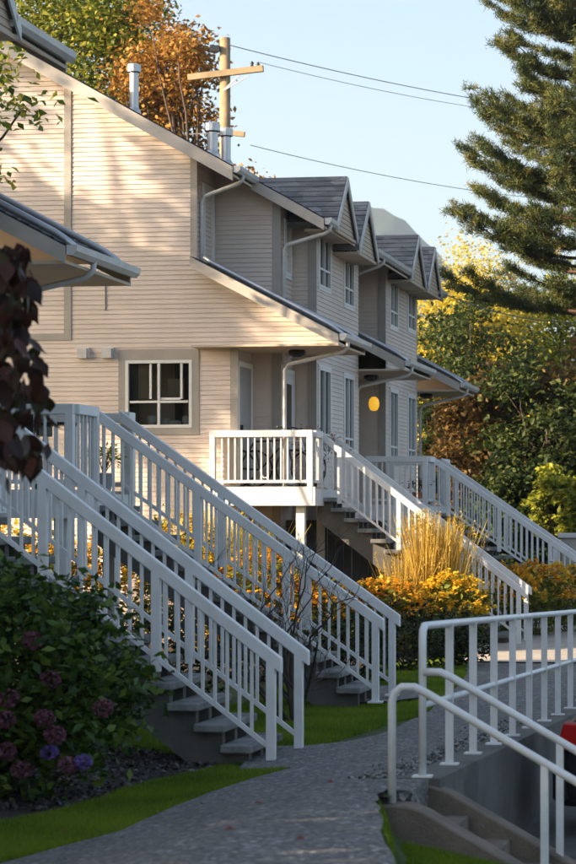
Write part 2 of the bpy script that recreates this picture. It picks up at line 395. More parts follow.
def townhouse(name, label, dy, porch_x, full, far=0, dsh=0, pz=0):
    at = (-15, YM + dy, 0); T = thing(name, label, 'townhouse', at)
    S = lambda y: y + dy
    mir = lambda y: 2 * YM - y
    zt = lambda x: zr(x) - .16                             # underside of the roof
    # gable walls
    for face, y in (('S', Y0), ('N', Y9)):
        m = MB(); hole = (-11.77, -10.56, 3.82, 5.01)
        wall_with_holes(m, -19.1, XL, 0, 5.26, [hole] if face == 'S' else [], face, S(y))
        lap_wall(m, [(-19.1, 5.26), (XU, 5.26), (XU, zt(XU)), (XRIDGE, zt(XRIDGE)), (-19.1, zt(XRIDGE) - SL * 4.5)], face, S(y))
        lap_wall(m, [(XU, 5.26), (porch_x - .12, 5.26), (porch_x - .12, 5.30), (XU, 5.30 + PSL * (porch_x - .12 - XU))], face, S(y))
        m.build('siding', M['siding'], T, kind='stuff')
        B = fb(face, S(y))
        for q in ((XL - .13, XL + .012, 0, 5.26, 0, .03), (XU - .11, XU + .012, 6.72, zt(XU), 0, .03), (XU - .11 - 2.3, XU - .11 - 2.17, 5.38, zt(XU - 2.2), 0, .03), (XU - 3.1, XU - .11 - 2.302, 5.38, 5.50, 0, .028)):
            B(MB(), *q).build('corner_board', M['trim'], T)
    # front, upper and lower storeys, from the near end to the middle, then mirrored
    def seg(m, x, ya, yb, z0, z1, holes=()):
        for k in (0, 1):
            a, b = (ya, yb) if k == 0 else (mir(yb), mir(ya))
            hs = [(S(h[0] if k == 0 else mir(h[1])), S(h[1] if k == 0 else mir(h[0])), h[2], h[3]) for h in holes]
            wall_with_holes(m, S(a), S(b), z0, z1, hs, 'E', x)
    def jog(m, y, xa, xb, z0, z1f):
        for k in (0, 1):
            yy = y if k == 0 else mir(y); f = 'S' if k == 0 else 'N'
            lap_wall(m, [(xa, z0), (xb, z0), (xb, z1f(xb)), (xa, z1f(xa))], f, S(yy))
    m = MB()
    bw1 = (39.84, 40.84); bw2 = (42.12, 43.04); zwu = (6.52, 7.68); zwl = (3.45, 5.03)
    seg(m, XU, Y0, 38.7, 6.4, zt(XU)); seg(m, X2, 38.7, 39.64, 0, zt(X2)); seg(m, XL - .06, Y0, 38.7, 0, 5.3)
    seg(m, X3, 39.64, 43.53, 0, zt(X3) + .02, [(bw1[0], bw1[1], *zwu), (bw1[0], bw1[1], *zwl), (bw2[0], bw2[1], zwu[0] - .12, zwu[1] - .12), (bw2[0], bw2[1], *zwl)])
    seg(m, XR, 43.53, YM, 0, zt(XR))
    m.build('siding', M['siding'], T, kind='stuff')
    m = MB()
    jog(m, 38.7, XU, X2, 5.2, zt); jog(m, 38.7, XL - .06, X2, 0, lambda x: 5.3); jog(m, 39.64, X2, X3, 0, zt)
    for yy, f in ((43.53, 'N'), (mir(43.53), 'S')): lap_wall(m, [(XR, 0), (X3, 0), (X3, zt(X3)), (XR, zt(XR))], f, S(yy))
    m.build('siding', M['siding'], T, kind='stuff')
    for k in (0, 1):
        f = 'S' if k == 0 else 'N'
        for y, x in ((38.7, X2), (39.64, X3)):
            B = fb(f, S(y if k == 0 else mir(y))); B(MB(), x - .14, x + .014, 0, zt(x), 0, .03).build('corner_board', M['trim'], T)
    fb('S', S(mir(43.53)))(MB(), X3 - .14, X3 + .014, 0, zt(X3), 0, .03).build('corner_board', M['trim'], T)
    for k in (0, 1):                                       # windows and doors
        q = (lambda a, b: (S(a), S(b))) if k == 0 else (lambda a, b: (S(mir(b)), S(mir(a))))
        for (a, b), dz in ((bw1, 0), (bw2, -.12)):
            window(T, 'E', X3, *q(a, b), zwu[0] + dz, zwu[1] + dz, [.5], [.3], .05, trim_mat='frame')
            window(T, 'E', X3, *q(a, b), *zwl, [.5], [.22], .05, trim_mat='frame')
        window(T, 'E', XU + .016, *q(37.85, 38.5), 6.75, 8.1, [], [], .06, trim_mat='frame')
        window(T, 'E', X2 + .016, *q(38.98, 39.42), 6.65, 7.6, [], [], .06, trim_mat='frame')
        door(T, 'E', XL - .06 + .016, *q(37.62, 38.45), 2.8, 4.9, 'doorgrey', False)
        door(T, 'E', X2 + .016, *q(38.8, 39.5), 2.8, 4.85, 'doorwhite')
    door(T, 'E', XR + .016, S(43.8), S(44.65), 2.6, 4.7, 'doorwhite'); door(T, 'E', XR + .016, S(45.8), S(46.6), 2.6, 4.7, 'doorgrey')
    window(T, 'E', XR + .016, S(44.9), S(45.5), 6.3, 7.4, [.5], [], .05, trim_mat='frame')
    # kitchen window in the gable, with the room behind it
    if full:
        w = window(T, 'S', S(Y0), -11.77, -10.56, 3.82, 5.01, [.5], [.385], .125, 'clear', fr=.055, head=.07)
        m = MB(); y = S(Y0); B = fb('S', y)
        B(m, -11.34, -11.30, 4.33, 4.95, -.05, .0); B(m, -10.78, -10.74, 4.33, 4.95, -.05, .0); B(m, -11.14, -10.78, 4.31, 4.35, -.05, .0)
        m.build('sliding_sash', M['frame'], w)
        m = MB(); m.box(-12.3, -10.0, y + .95, y + .99, 3.2, 5.4); m.box(-12.34, -12.3, y + .08, y + .99, 3.2, 5.4); m.box(-10.0, -9.96, y + .08, y + .99, 3.2, 5.4)
        m.box(-12.3, -10.0, y + .08, y + .95, 5.4, 5.44); m.box(-12.3, -10.0, y + .08, y + .95, 3.16, 3.2); m.build('room', M['room'], w)
        m = MB(); m.box(-11.74, -11.58, y + .12, y + .17, 3.8, 5.0); m.box(-11.02, -10.98, y + .5, y + .9, 3.2, 5.2); m.box(-10.95, -10.58, y + .6, y + .64, 4.35, 4.98); m.build('curtain', M['olive'], w)
        m = MB(); m.box(-11.72, -11.38, y + .13, y + .15, 4.34, 5.0); m.box(-11.1, -10.8, y + .3, y + .32, 4.34, 4.7); m.build('blind', M['blind'], w)
        m = MB()
        for (bx, r, h) in ((-11.35, .1, .2), (-10.95, .13, .1), (-10.72, .09, .18), (-11.1, .07, .14)):
            m.lathe([(r * .5, 0), (r, h * .5), (r * .95, h), (r * .6, h + .02)], (bx, y + .22, 3.84), 10)
        m.build('crockery', M['ceramic'], w, smooth=True)
        for bx in (-12.53, -12.08):
            v = thing_part = MB().box(bx - .11, bx + .11, S(Y0) - .06, S(Y0), 5.06, 5.24).build('wall_vent', M['gutter'], T)
            MB().box(bx - .085, bx + .085, S(Y0) - .14, S(Y0) - .06, 5.05, 5.22).build('vent_hood', M['gutter'], v)
        MB().box(-12.14, -12.125, S(Y0) - .03, S(Y0) - .012, 5.9, 6.5).build('cable', M['wire'], T)
    # foundation
    MB().box(-19.08, XL - .1, S(Y0) + .02, S(Y9) - .02, -.4, .35).build('foundation', M['found'], T)
    # main roof
    ov = .42
    def roof_part(ya, yb, xe, nm='roof'):
        m = MB(); O = (xe, S(ya), zr(xe)); courses(m, O, (0, yb - ya, 0), (XRIDGE - xe, 0, zr(XRIDGE) - zr(xe)))
        m.prism([(xe, zr(xe)), (XRIDGE, zr(XRIDGE)), (XRIDGE, zr(XRIDGE) - .12), (xe, zr(xe) - .12)], S(ya), S(yb))
        return m
    m = roof_part(Y0 - ov, 38.42, XE1); r2 = roof_part(38.42, mir(38.42), XE2); r3 = roof_part(mir(38.42), Y9 + ov, XE1)
    for o in (r2, r3): m.add(o.v, o.f)
    courses(m, (XBACK, S(Y0 - ov), zr(XRIDGE) - SL * (XRIDGE - XBACK)), (0, Y9 - Y0 + 2 * ov, 0), (XRIDGE - XBACK, 0, SL * (XRIDGE - XBACK)))
    m.prism([(XBACK, zr(XRIDGE) - SL * (XRIDGE - XBACK)), (XRIDGE, zr(XRIDGE)), (XRIDGE, zr(XRIDGE) - .12), (XBACK, zr(XRIDGE) - SL * (XRIDGE - XBACK) - .12)], S(Y0 - ov), S(Y9 + ov))
    R = m.build('roof', M['shingle'], T, kind='stuff')
    m = MB()
    def rake(m, xa, xb, zf, y, h=.2, w=.03):               # board along a slope on plane y
        m.prism([(xa, zf(xa) - .012), (xb, zf(xb) - .012), (xb, zf(xb) - h - .012), (xa, zf(xa) - h - .012)], y, y + w)
    rake(m, XE1, XRIDGE, zr, S(Y0 - ov - .032), .24); rake(m, XE1, XRIDGE, zr, S(Y9 + ov + .002), .24)
    rake(m, XE2, XE1 - .3, zr, S(38.42 - .032), .2); rake(m, XE2, XE1 - .3, zr, S(mir(38.42) + .002), .2)
    m.build('rake_board', M['fascia'], R)
    m = MB()                                               # soffits
    for ya, yb, xe in ((Y0 - ov, 38.42, XE1), (38.42, mir(38.42), XE2), (mir(38.42), Y9 + ov, XE1)):
        m.prism([(xe + .02, zr(xe) - .14), (xe + .02, zr(xe) - .18), (-10.7, zr(-10.7) - .18), (-10.7, zr(-10.7) - .14)], S(ya) + .003, S(yb) - .003)
    for ya, yb in ((Y0 - ov, Y0 + .1), (Y9 - .1, Y9 + ov)):
        m.prism([(-10.7, zr(-10.7) - .14), (-10.7, zr(-10.7) - .18), (XRIDGE, zr(XRIDGE) - .18), (XRIDGE, zr(XRIDGE) - .14)], S(ya) + .003, S(yb) - .003)
    m.build('soffit', M['soffit'], R)
    for x, ya, yb in ((XE1, Y0 - ov, 38.42), (XE2, 38.42, 39.02), (XE2, 42.95, mir(42.95)), (XE2, mir(39.4) - dsh, mir(38.42)), (XE1, mir(38.42), Y9 + ov)):
        gutter(T, x + .01, S(ya), S(yb), zr(x) + .0)
    # dormers
    for yc, dz in ((39.95, .09), (42.0, -.08), (mir(42.35), 0), (mir(40.2) - dsh, 0)):
        yc = S(yc); xf = -8.30; zp, ze, hw = 8.47 + dz, 7.50 + dz, .93
        m = MB()
        for s_ in (-1, 1):
            courses(m, (xf, yc + s_ * hw, ze), (-2.6, 0, 0), (0, -s_ * hw, zp - ze), .15)
            m.prism([(yc + s_ * hw, ze), (yc, zp), (yc, zp - .09), (yc + s_ * (hw - .02), ze - .09)], xf - 2.6, xf, 'x')
        D = m.build('dormer_roof', M['shingle'], R, kind='stuff')
        m = MB()
        for s_ in (-1, 1):
            m.prism([(yc + s_ * hw, ze - .01), (yc, zp - .01), (yc, zp - .19), (yc + s_ * (hw - .0), ze - .17)], xf + .002, xf + .028, 'x')
        m.build('dormer_rake', M['gutter'], R)
        m = MB(); lap_wall(m, [(yc - hw + .04, ze - .1), (yc + hw - .04, ze - .1), (yc, zp - .12)], 'E', xf - .06)
        m.prism([(yc - hw + .02, ze - .16), (yc + hw - .02, ze - .16), (yc + hw - .02, ze - .11), (yc - hw + .02, ze - .11)], -8.9, xf - .02, 'x')
        m.build('dormer_gable', M['soffit'], R)
    # porch roofs at both ends and in the middle
    for ya, yb, near_end in ((Y0 - ov, 39.35, 0), (43.45, mir(43.45), 1), (mir(39.35), Y9 + ov + far, 2)):
        xe = porch_x; zf = lambda x: 5.40 - pz - PSL * (x - porch_x); xt = XU + .0 if near_end != 1 else XR
        m = MB(); courses(m, (xe, S(ya), zf(xe)), (0, yb - ya, 0), (xt - xe, 0, zf(xt) - zf(xe)))
        m.prism([(xe, zf(xe)), (xt, zf(xt)), (xt, zf(xt) - .1), (xe, zf(xe) - .1)], S(ya), S(yb))
        PR = m.build('porch_roof', M['shingle'], T, kind='stuff')
        m = MB(); rake(m, xe, xt, zf, S(ya) - .032, .19); rake(m, xe, xt, zf, S(yb) + .002, .19); m.build('rake_board', M['fascia'], PR)
        m = MB(); m.box(xt + .01, xe + .0, S(ya) + .01, S(yb) - .01, 5.20 - pz, 5.235 - pz)
        m.build('porch_ceiling', M['soffit'], PR)
        g = gutter(T, xe + .01, S(ya), S(yb), zf(xe))
        for yy in ((S(ya) + .35, S(yb) - .3) if near_end != 1 else (S(ya) + .25,)):   # drain pipes lying on the slope
            m = MB(); m.tube([(xt + .15, yy, zf(xt) + .02), (xt + .3, yy, zf(xt + .3) + .07), (xe - .25, yy, zf(xe - .25) + .07), (xe - .12, yy, zf(xe - .12) + .05), (xe + .03, yy, zf(xe) - .01)], .042, 8)
            m.build('downspout', M['steel'], T, smooth=True)
        m = MB(); yy = S(ya) + .5 if near_end != 2 else S(ya) + .8
        m.tube([(xe + .06, yy, zf(xe) - .08), (xe + .05, yy, zf(xe) - .2), (xe - .03, yy, zf(xe) - .27), (xe - 1.0, yy, zf(xe) - .48), (xe - 1.07, yy, zf(xe) - .58), (xe - 1.07, yy, 2.6)], .036, 8)
        m.build('downspout', M['gutter'], T, smooth=True)
        l = MB().lathe([(.02, .03), (.13, .03), (.16, 0), (.15, -.05), (.06, -.09)], (xe - .95, (S(ya) + S(yb)) / 2 - .2, 5.17), 14).build('ceiling_lamp', M['black'], T)
    for x, y, xw in ((XE1, Y0 + .0, XU + .06), (XE2, 38.62, X2 + .06), (XE2, 43.75, XR + .5)):
        z = zr(x) - .1; m = MB(); y = S(y)
        m.tube([(x + .07, y, z), (x + .06, y, z - .08), (x - .02, y, z - .14), (xw + .06, y + .12, z - .32), (xw, y + .12, z - .42), (xw, y + .12, 5.3 if xw < -9.3 else 5.0)], .036, 8)
        m.build('downspout', M['gutter'], T, smooth=True)
    if full:
        for px, ytop, Y, r in ((134, 64, 39.3, .085), (212.5, 123, 38.6, .10), (226, 128, 40.0, .09)):
            p = P(px, ytop, Y); zb = zr(p.x) - .1; h = p.z - zb
            m = MB(); m.lathe([(r * 1.5, 0), (r * 1.5, .13), (r, .2), (r, h - .17), (r * 1.1, h - .17)], (p.x, p.y, zb), 14)
            v = m.build('flue_pipe', M['steel'], T)
            MB().lathe([(r * 1.05, h - .16), (r * 1.45, h - .15), (r * 1.45, h - .02), (r * .9, h)], (p.x, p.y, zb), 14).build('flue_cap', M['steel'], v)
    return T
townhouse('townhouse_building', 'long beige lap-sided townhouse building with gable end, kitchen window and four dormers', 0, -7.85, True)
townhouse('townhouse_building', 'shaded townhouse building whose porch roof and gutters jut before the big gable wall', -27.1, -8.08, False, .1, .95, .15)

# ---------------------------------------------------------------- stairs and decks
BALM = {}
def baluster_mesh(h, w=.027):
    k = (round(h, 3), w)
    if k not in BALM: BALM[k] = MB().box(-w/2, w/2, -w/2, w/2, 0, h).mesh('baluster', M['white'])
    return BALM[k]
def stair(label, x0, zt, zg, n, run, yn, yf, concrete='concrete'):
    r = (zt - zg) / n; sl = r / run; xb = x0 + (n - 1) * run            # n risers, n-1 treads; nose of the lowest tread
    T = thing('staircase', label, 'stairs', (xb, (yn + yf) / 2, zg), 'front stairs of the townhouses')
    tm = MB()
    tm.box(-run - .045, .0, yn - .06, yf + .06, -.075, -.0); tmesh = tm.mesh('tread', M['tread'], bevel=.012)
    for i in range(1, n): link('tread', tmesh, T, (x0 + i * run, 0, zt - i * r))
    for y in (yn + .06, (yn + yf) / 2 - .05, yf - .16):
        poly = [(x0 - .05, zt - r)]
        for i in range(1, n): poly += [(x0 + i * run - .05, zt - i * r - .076), (x0 + i * run - .05, zt - (i + 1) * r - .076)] if i < n - 1 else [(x0 + i * run - .05, zt - i * r - .076), (x0 + i * run - .05, zg - .1)]
        poly = poly[:-1] + [(xb - .05, zg - .1), (xb - .45, zg - .1), (x0 - .05, zt - r - .36)]
        # saw-tooth stringer built tread by tread so that every piece stays convex
        m = MB()
        for i in range(1, n):
            xa, xc = x0 + (i - 1) * run - .05, x0 + i * run - .05; top = zt - i * r - .076
            za = zt - r * (i - 1) - r - .42; zc = zt - r * i - r - .42
            m.prism([(xa, top), (xc, top), (xc, max(zc, zg - .1)), (xa, max(za, zg - .1))], y, y + .1)
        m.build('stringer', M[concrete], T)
    ztop = lambda x: zt + .985 - sl * (x - x0)
    for y in (yn, yf):
        xe = xb + .27; tw, th = .075, .14
        m = MB(); m.slope_beam((x0 - .02, y, ztop(x0 - .02) - th / 2), (xe, y, ztop(xe) - th / 2), tw, th)
        # square the lower end to the slope
        Rl = m.build('handrail', M['white'], T, bevel=.008)
        MB().slope_beam((x0 + .03, y, ztop(x0 + .03) - .885), (xb + .13, y, ztop(xb + .13) - .885), .035, .05).build('bottom_rail', M['white'], Rl)
        xp = xb + .17; posts = [xp]; k = xp - 1.06
        while k > x0 + .25: posts.append(k); k -= 1.06
        for j, x in enumerate(posts):
            zb = zg if j == 0 else ztop(x) - 1.01; pw = .039
            MB().box(x - pw, x + pw, y - pw + .002, y + pw - .002, zb, ztop(x) - th + .03).build('post', M['white'], Rl)
        MB().box(xp - .08, xp + .08, y - .08, y + .08, zg, zg + .018).build('foot_plate', M['white'], Rl)
        x = x0 + .12; bm_ = baluster_mesh(.885 - th + .03)
        while x < xb + .1:
            if min(abs(x - p) for p in posts) > .06: link('baluster', bm_, Rl, (x, y, ztop(x) - .885))
            x += .113
    return T
def rail_run(parent, p, q, h=.98, base=.09, post0=True, post1=True):
    p, q = Vector(p), Vector(q); d = (q - p).normalized(); L = (q - p).length; up = Vector((0, 0, 1))
    Rl = MB().beam(p + up * (h - .06), q + up * (h - .06), .09, .12).build('railing', M['white'], parent, bevel=.008)
    MB().beam(p + up * base, q + up * base, .04, .05).build('bottom_rail', M['white'], Rl)
    for on, o in ((post0, p + d * .05), (post1, q - d * .05)):
        if on: MB().box(o.x - .046, o.x + .046, o.y - .046, o.y + .046, p.z - .3, p.z + h - .11).build('post', M['white'], Rl)
    n = int((L - .2) / .113); bm_ = baluster_mesh(h - .12 - base)
    for i in range(n + 1): o = p + d * (.1 + (L - .2) * i / max(1, n)); link('baluster', bm_, Rl, o + up * base)
    return Rl
def deck(label, x0, x1, yn, yf, zt, runs, posts):
    T = thing('deck', label, 'deck', ((x0 + x1) / 2, (yn + yf) / 2, 0), 'raised front decks')
    for i in range(int((x1 - x0) / .14)):
        MB().box(x0 + i * .14, x0 + i * .14 + .134, yn + .03, yf - .02, zt - .035, zt).build('deck_board', M['deckwood'], T)
    m = MB(); m.box(x0 + .06, x1 + .012, yn, yn + .03, zt - .33, zt - .005); m.box(x1 - .02, x1 + .01, yn + .032, yf, zt - .33, zt - .037); m.box(x0, x1 - .022, yf - .05, yf, zt - .3, zt - .037)
    m.build('fascia', M['white'] if zt > 2.7 else M['white'], T)
    m = MB(); m.box(x0 + .1, x1 - .1, yn + .25, yn + .4, zt - .3, zt - .037); m.box(x0 + .1, x1 - .1, yf - .4, yf - .25, zt - .3, zt - .037); m.build('beam', M['deckwood'], T)
    for x, y in posts: MB().box(x - .075, x + .075, y - .075, y + .075, -.1, zt - .3).build('post', M['white'], T)
    for p, q, a, b in runs: rail_run(T, (*p, zt), (*q, zt), post0=a, post1=b)
    return T
stair('white-railed concrete stairs beside the hydrangea bush, foot on the aggregate path', -8.03, 2.60, 0.0, 14, .2445, 19.2, 20.3)
stair('shaded white-railed stairs behind the bare shrub, leading up to the grill deck', -8.26, 2.55, .08, 14, .247, 25.1, 26.15)
stair('sunlit white-railed stairs behind tall golden grass, leading up to the bicycle deck', -8.38, 2.78, .03, 15, .24, 38.0, 39.05)
stair('white-railed stairs climbing to the deck with the yellow lantern, before the dark trees', -7.5, 2.52, .05, 14, .255, 44.9, 46.0)
deck('shaded white deck at the head of the stairs beside the hydrangea', -9.7, -8.01, 18.0, 21.5, 2.6, [((-8.03, 18.05), (-8.03, 19.1), True, True), ((-8.03, 20.4), (-8.03, 21.45), True, True)], [(-8.3, 18.3), (-8.3, 21.2)])
deck('grey-white shaded deck carrying a barbecue and a potted plant', -9.65, -8.2, 24.2, 26.5, 2.55, [((-9.65, 24.25), (-8.22, 24.25), True, True), ((-8.22, 24.3), (-8.22, 25.04), False, True), ((-9.65, 26.45), (-8.25, 26.45), True, True), ((-8.22, 26.2), (-8.22, 26.45), True, True)], [(-8.45, 24.5), (-8.45, 26.3)])
deck('sunlit cream-white deck with bicycles at the end of the gable wall', -10.15, -8.33, 37.3, 39.4, 2.78, [((-10.2, 37.34), (-8.36, 37.34), True, True), ((-8.36, 37.42), (-8.36, 37.96), False, True), ((-8.36, 39.1), (-8.36, 39.38), True, True)], [(-8.62, 37.55), (-8.62, 39.2)])
deck('white deck below the small yellow lantern in the middle of the facade', -9.6, -7.46, 44.1, 46.8, 2.52, [((-8.78, 44.14), (-7.5, 44.14), True, True), ((-7.5, 44.2), (-7.5, 44.84), False, True), ((-7.5, 46.06), (-7.5, 46.78), True, True), ((-8.78, 46.76), (-7.5, 46.76), True, True)], [(-7.7, 44.35), (-7.7, 46.6)])

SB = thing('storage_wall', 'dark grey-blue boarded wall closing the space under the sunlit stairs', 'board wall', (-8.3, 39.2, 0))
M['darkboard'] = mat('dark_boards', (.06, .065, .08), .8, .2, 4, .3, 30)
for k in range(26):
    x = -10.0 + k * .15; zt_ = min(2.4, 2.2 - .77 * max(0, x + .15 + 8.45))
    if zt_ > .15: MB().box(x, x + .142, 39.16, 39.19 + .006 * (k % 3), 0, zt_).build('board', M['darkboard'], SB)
# ---------------------------------------------------------------- things on the decks
def bicycle(label, at, rot, m):
    T = thing('bicycle', label, 'bicycle', at, 'bicycles on the sunlit deck')
    o = Vector(at)
    def w(x, z, y=0): return o + Vector((x, y, z))
    for cx_ in (-.5, .5):
        mb = MB(); pts = [w(cx_ + .32 * math.cos(a * math.pi / 12), .33 + .32 * math.sin(a * math.pi / 12)) for a in range(25)]
        mb.tube(pts, .018, 6, False); wh = mb.build('wheel', M['rubber'], T)
        mb = MB()
        for a in range(8): mb.tube([w(cx_, .33), w(cx_ + .31 * math.cos(a * math.pi / 4), .33 + .31 * math.sin(a * math.pi / 4))], .003, 4)
        mb.build('spoke', M['steel'], wh)
    mb = MB(); A = (-.5, .33); Bq = (-.1, .3); Cq = (-.2, .8); Dq = (.36, .82); Eq = (.5, .33)
    for a, b in ((A, Bq), (A, Cq), (Bq, Cq), (Bq, Dq), (Cq, Dq), (Dq, Eq), (Dq, (.32, .98)), (Cq, (-.24, .92))): mb.tube([w(*a), w(*b)], .018, 8)
    mb.build('frame', m, T)
    MB().tube([w(-.38, .93), w(-.25, .95), w(-.1, .94)], [.07, .05, .02], 8).build('saddle', M['black'], T)
    MB().tube([w(.25, 1.05, -.28), w(.33, 1.04, -.16), w(.34, 1.0, 0), w(.33, 1.04, .16), w(.25, 1.05, .28)], .014, 8).build('handlebar', M['black'], T)
    MB().tube([w(-.1, .3, -.05), w(-.02, .16, -.08), w(.05, .16, -.12)], .012, 6).build('pedal', M['steel'], T)
    T.rotation_euler = (0, 0, rot); return T
bicycle('dark bicycle leaning inside the sunlit deck railing', (-9.3, 37.75, 2.78), rad(3), M['darkmetal'])
bicycle('pale grey bicycle parked behind the dark one on the sunlit deck', (-9.1, 38.1, 2.78), rad(-5), M['steel'])

bq = thing('barbecue_grill', 'black gas barbecue grill on legs behind the shaded deck railing', 'grill', (-9.05, 24.75, 2.55))
m = MB(); m.prism([(-9.35, 3.36), (-8.75, 3.36), (-8.75, 3.5), (-8.82, 3.66), (-8.95, 3.72), (-9.15, 3.72), (-9.28, 3.66), (-9.35, 3.5)], 24.52, 24.95); m.build('lid', M['black'], bq, bevel=.015)
MB().box(-9.37, -8.73, 24.50, 24.97, 3.18, 3.355).build('firebox', M['black'], bq)
for x0_ in (-9.72, -8.72): MB().box(x0_, x0_ + .34, 24.54, 24.93, 3.30, 3.335).build('side_shelf', M['darkmetal'], bq)
for x in (-9.3, -8.8):
    for (ya, yb) in ((24.55, 24.90), (24.90, 24.55)): MB().tube([(x, ya, 3.2), (x + .02, yb, 2.56)], .016, 6).build('leg', M['black'], bq)
MB().tube([(-9.2, 24.48, 3.45), (-8.9, 24.48, 3.45)], .014, 8).build('lid_handle', M['steel'], bq)

# ---------------------------------------------------------------- right: handrails, steps, retaining wall, lot, car
RX = wall_x
def rz(y): return .27 - .0305 * (y - 15.9)
m = MB(); ys = [15.80 + .8 * i for i in range(60)]; vv = []; ff = []
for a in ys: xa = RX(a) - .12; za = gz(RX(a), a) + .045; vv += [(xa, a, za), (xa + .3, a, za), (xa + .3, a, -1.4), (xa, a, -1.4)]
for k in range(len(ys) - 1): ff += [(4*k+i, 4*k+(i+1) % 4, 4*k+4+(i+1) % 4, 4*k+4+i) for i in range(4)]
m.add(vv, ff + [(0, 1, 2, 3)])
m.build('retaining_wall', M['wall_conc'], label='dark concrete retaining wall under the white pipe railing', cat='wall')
T = thing('pipe_railing', 'long white pipe railing along the retaining wall and path', 'railing', (RX(15.9), 15.9, .27))
NP = 13; py = [15.9 + 1.14 * i for i in range(NP)]
px_ = lambda y: RX(y) + .03
pts = [(px_(15.9), 15.9, rz(15.9) + 1.06), (px_(15.9) , 15.92, rz(15.9) + 1.12), (px_(15.98), 15.98, rz(15.9) + 1.15)] + [(px_(y), y, rz(y) + 1.155) for y in py[1:]]
MB().tube([(px_(15.9), 15.9, rz(15.9))] + pts, .029, 12).build('top_rail', M['pipe'], T, smooth=True)
MB().tube([(px_(15.9) , 15.9, rz(15.9) + .57), (px_(py[-1]), py[-1], rz(py[-1]) + .60)], .024, 10).build('mid_rail', M['pipe'], T, smooth=True)
for i, y in enumerate(py):
    zb = gz(RX(y), y) + .045
    if i: MB().box(px_(y) - .03, px_(y) + .03, y - .02, y + .02, zb, rz(y) + 1.14).build('post', M['pipe'], T)
    MB().box(px_(y) - .07, px_(y) + .07, y - .06, y + .06, zb, zb + .014).build('foot_plate', M['pipe'], T)
# steps down to the lot between two cheek walls
YA, YB = 14.93, 15.86
def hrail(label, y, xs, z0, end, postx, top=.76, low=None):
    T = thing('handrail', label, 'handrail', (xs, y, z0), 'handrails of the steps to the parking lot')
    sl = .572
    if low is None:
        pts = [(xs, y, z0), (xs, y, z0 + top - .10), (xs + .018, y, z0 + top - .04), (xs + .07, y, z0 + top), (xs + .16, y, z0 + top + .0), (xs + .24, y, z0 + top - .04)]
        x1, z1 = xs + .24, z0 + top - .04
    else:
        pts = [(xs, y, low), (xs + .12, y, low), (xs + .2, y, low - .035)]; x1, z1 = xs + .2, low - .035
    pts += [(x1 + k * .3, y, z1 - sl * k * .3) for k in range(1, int(end / .3))]
    MB().tube(pts, .029, 12).build('rail', M['pipe'], T, smooth=True)
    zz = z1 - sl * (postx - x1)
    MB().box(postx - .026, postx + .026, y - .02, y + .02, zz - .9, zz - .01).build('post', M['pipe'], T)
    return T
pA = P(392, 803, YA)
hrail('white pipe handrail rising from its own post beside the foreground lawn', YA, pA.x, pA.z, 2.3, pA.x + 1.06, .80)
pB = P(424, 672, YB)
hrail('white pipe handrail fixed to the end post of the long pipe railing', YB, pB.x, pB.z, 2.3, pB.x + 1.0, low=pB.z)
def cheek(label, y0, y1, xs, zt):
    m = MB(); m.prism([(xs - .1, zt), (xs + .12, zt), (xs + .24, zt - .04), (xs + 1.9, zt - .04 - .56 * 1.66), (xs + 1.9, -1.4), (xs - .1, -1.4)], y0, y1)
    m.build('step_wall', M['cheek'], None, (xs, y0, -.7), bevel=.012, label=label, cat='wall')
cheek('low mossy concrete wall of the steps beside the foreground lawn', YA - .13, YA + .13, pA.x, pA.z - .002)
pC = P(418, 784, YB); cheek('low concrete wall of the steps beneath the end of the pipe railing', YB - .13, YB + .11, pC.x, pC.z - .002)
S_ = thing('steps', 'narrow concrete steps between two low walls going down to the parking lot', 'stairs', (pC.x, 15.4, -.5))
for i in range(6):
    x = pC.x + .1 + i * .3; z = pC.z - .04 - .165 * (i + 1)
    MB().box(x, x + .3, YA + .132, YB - .132, -1.3, z).build('step', M['cheek'], S_)
MB().box(pC.x - .25, pC.x + .1, YA + .132, YB - .132, -1.3, gz(-2.9, 15.4) + .034).build('landing', M['path'], S_)

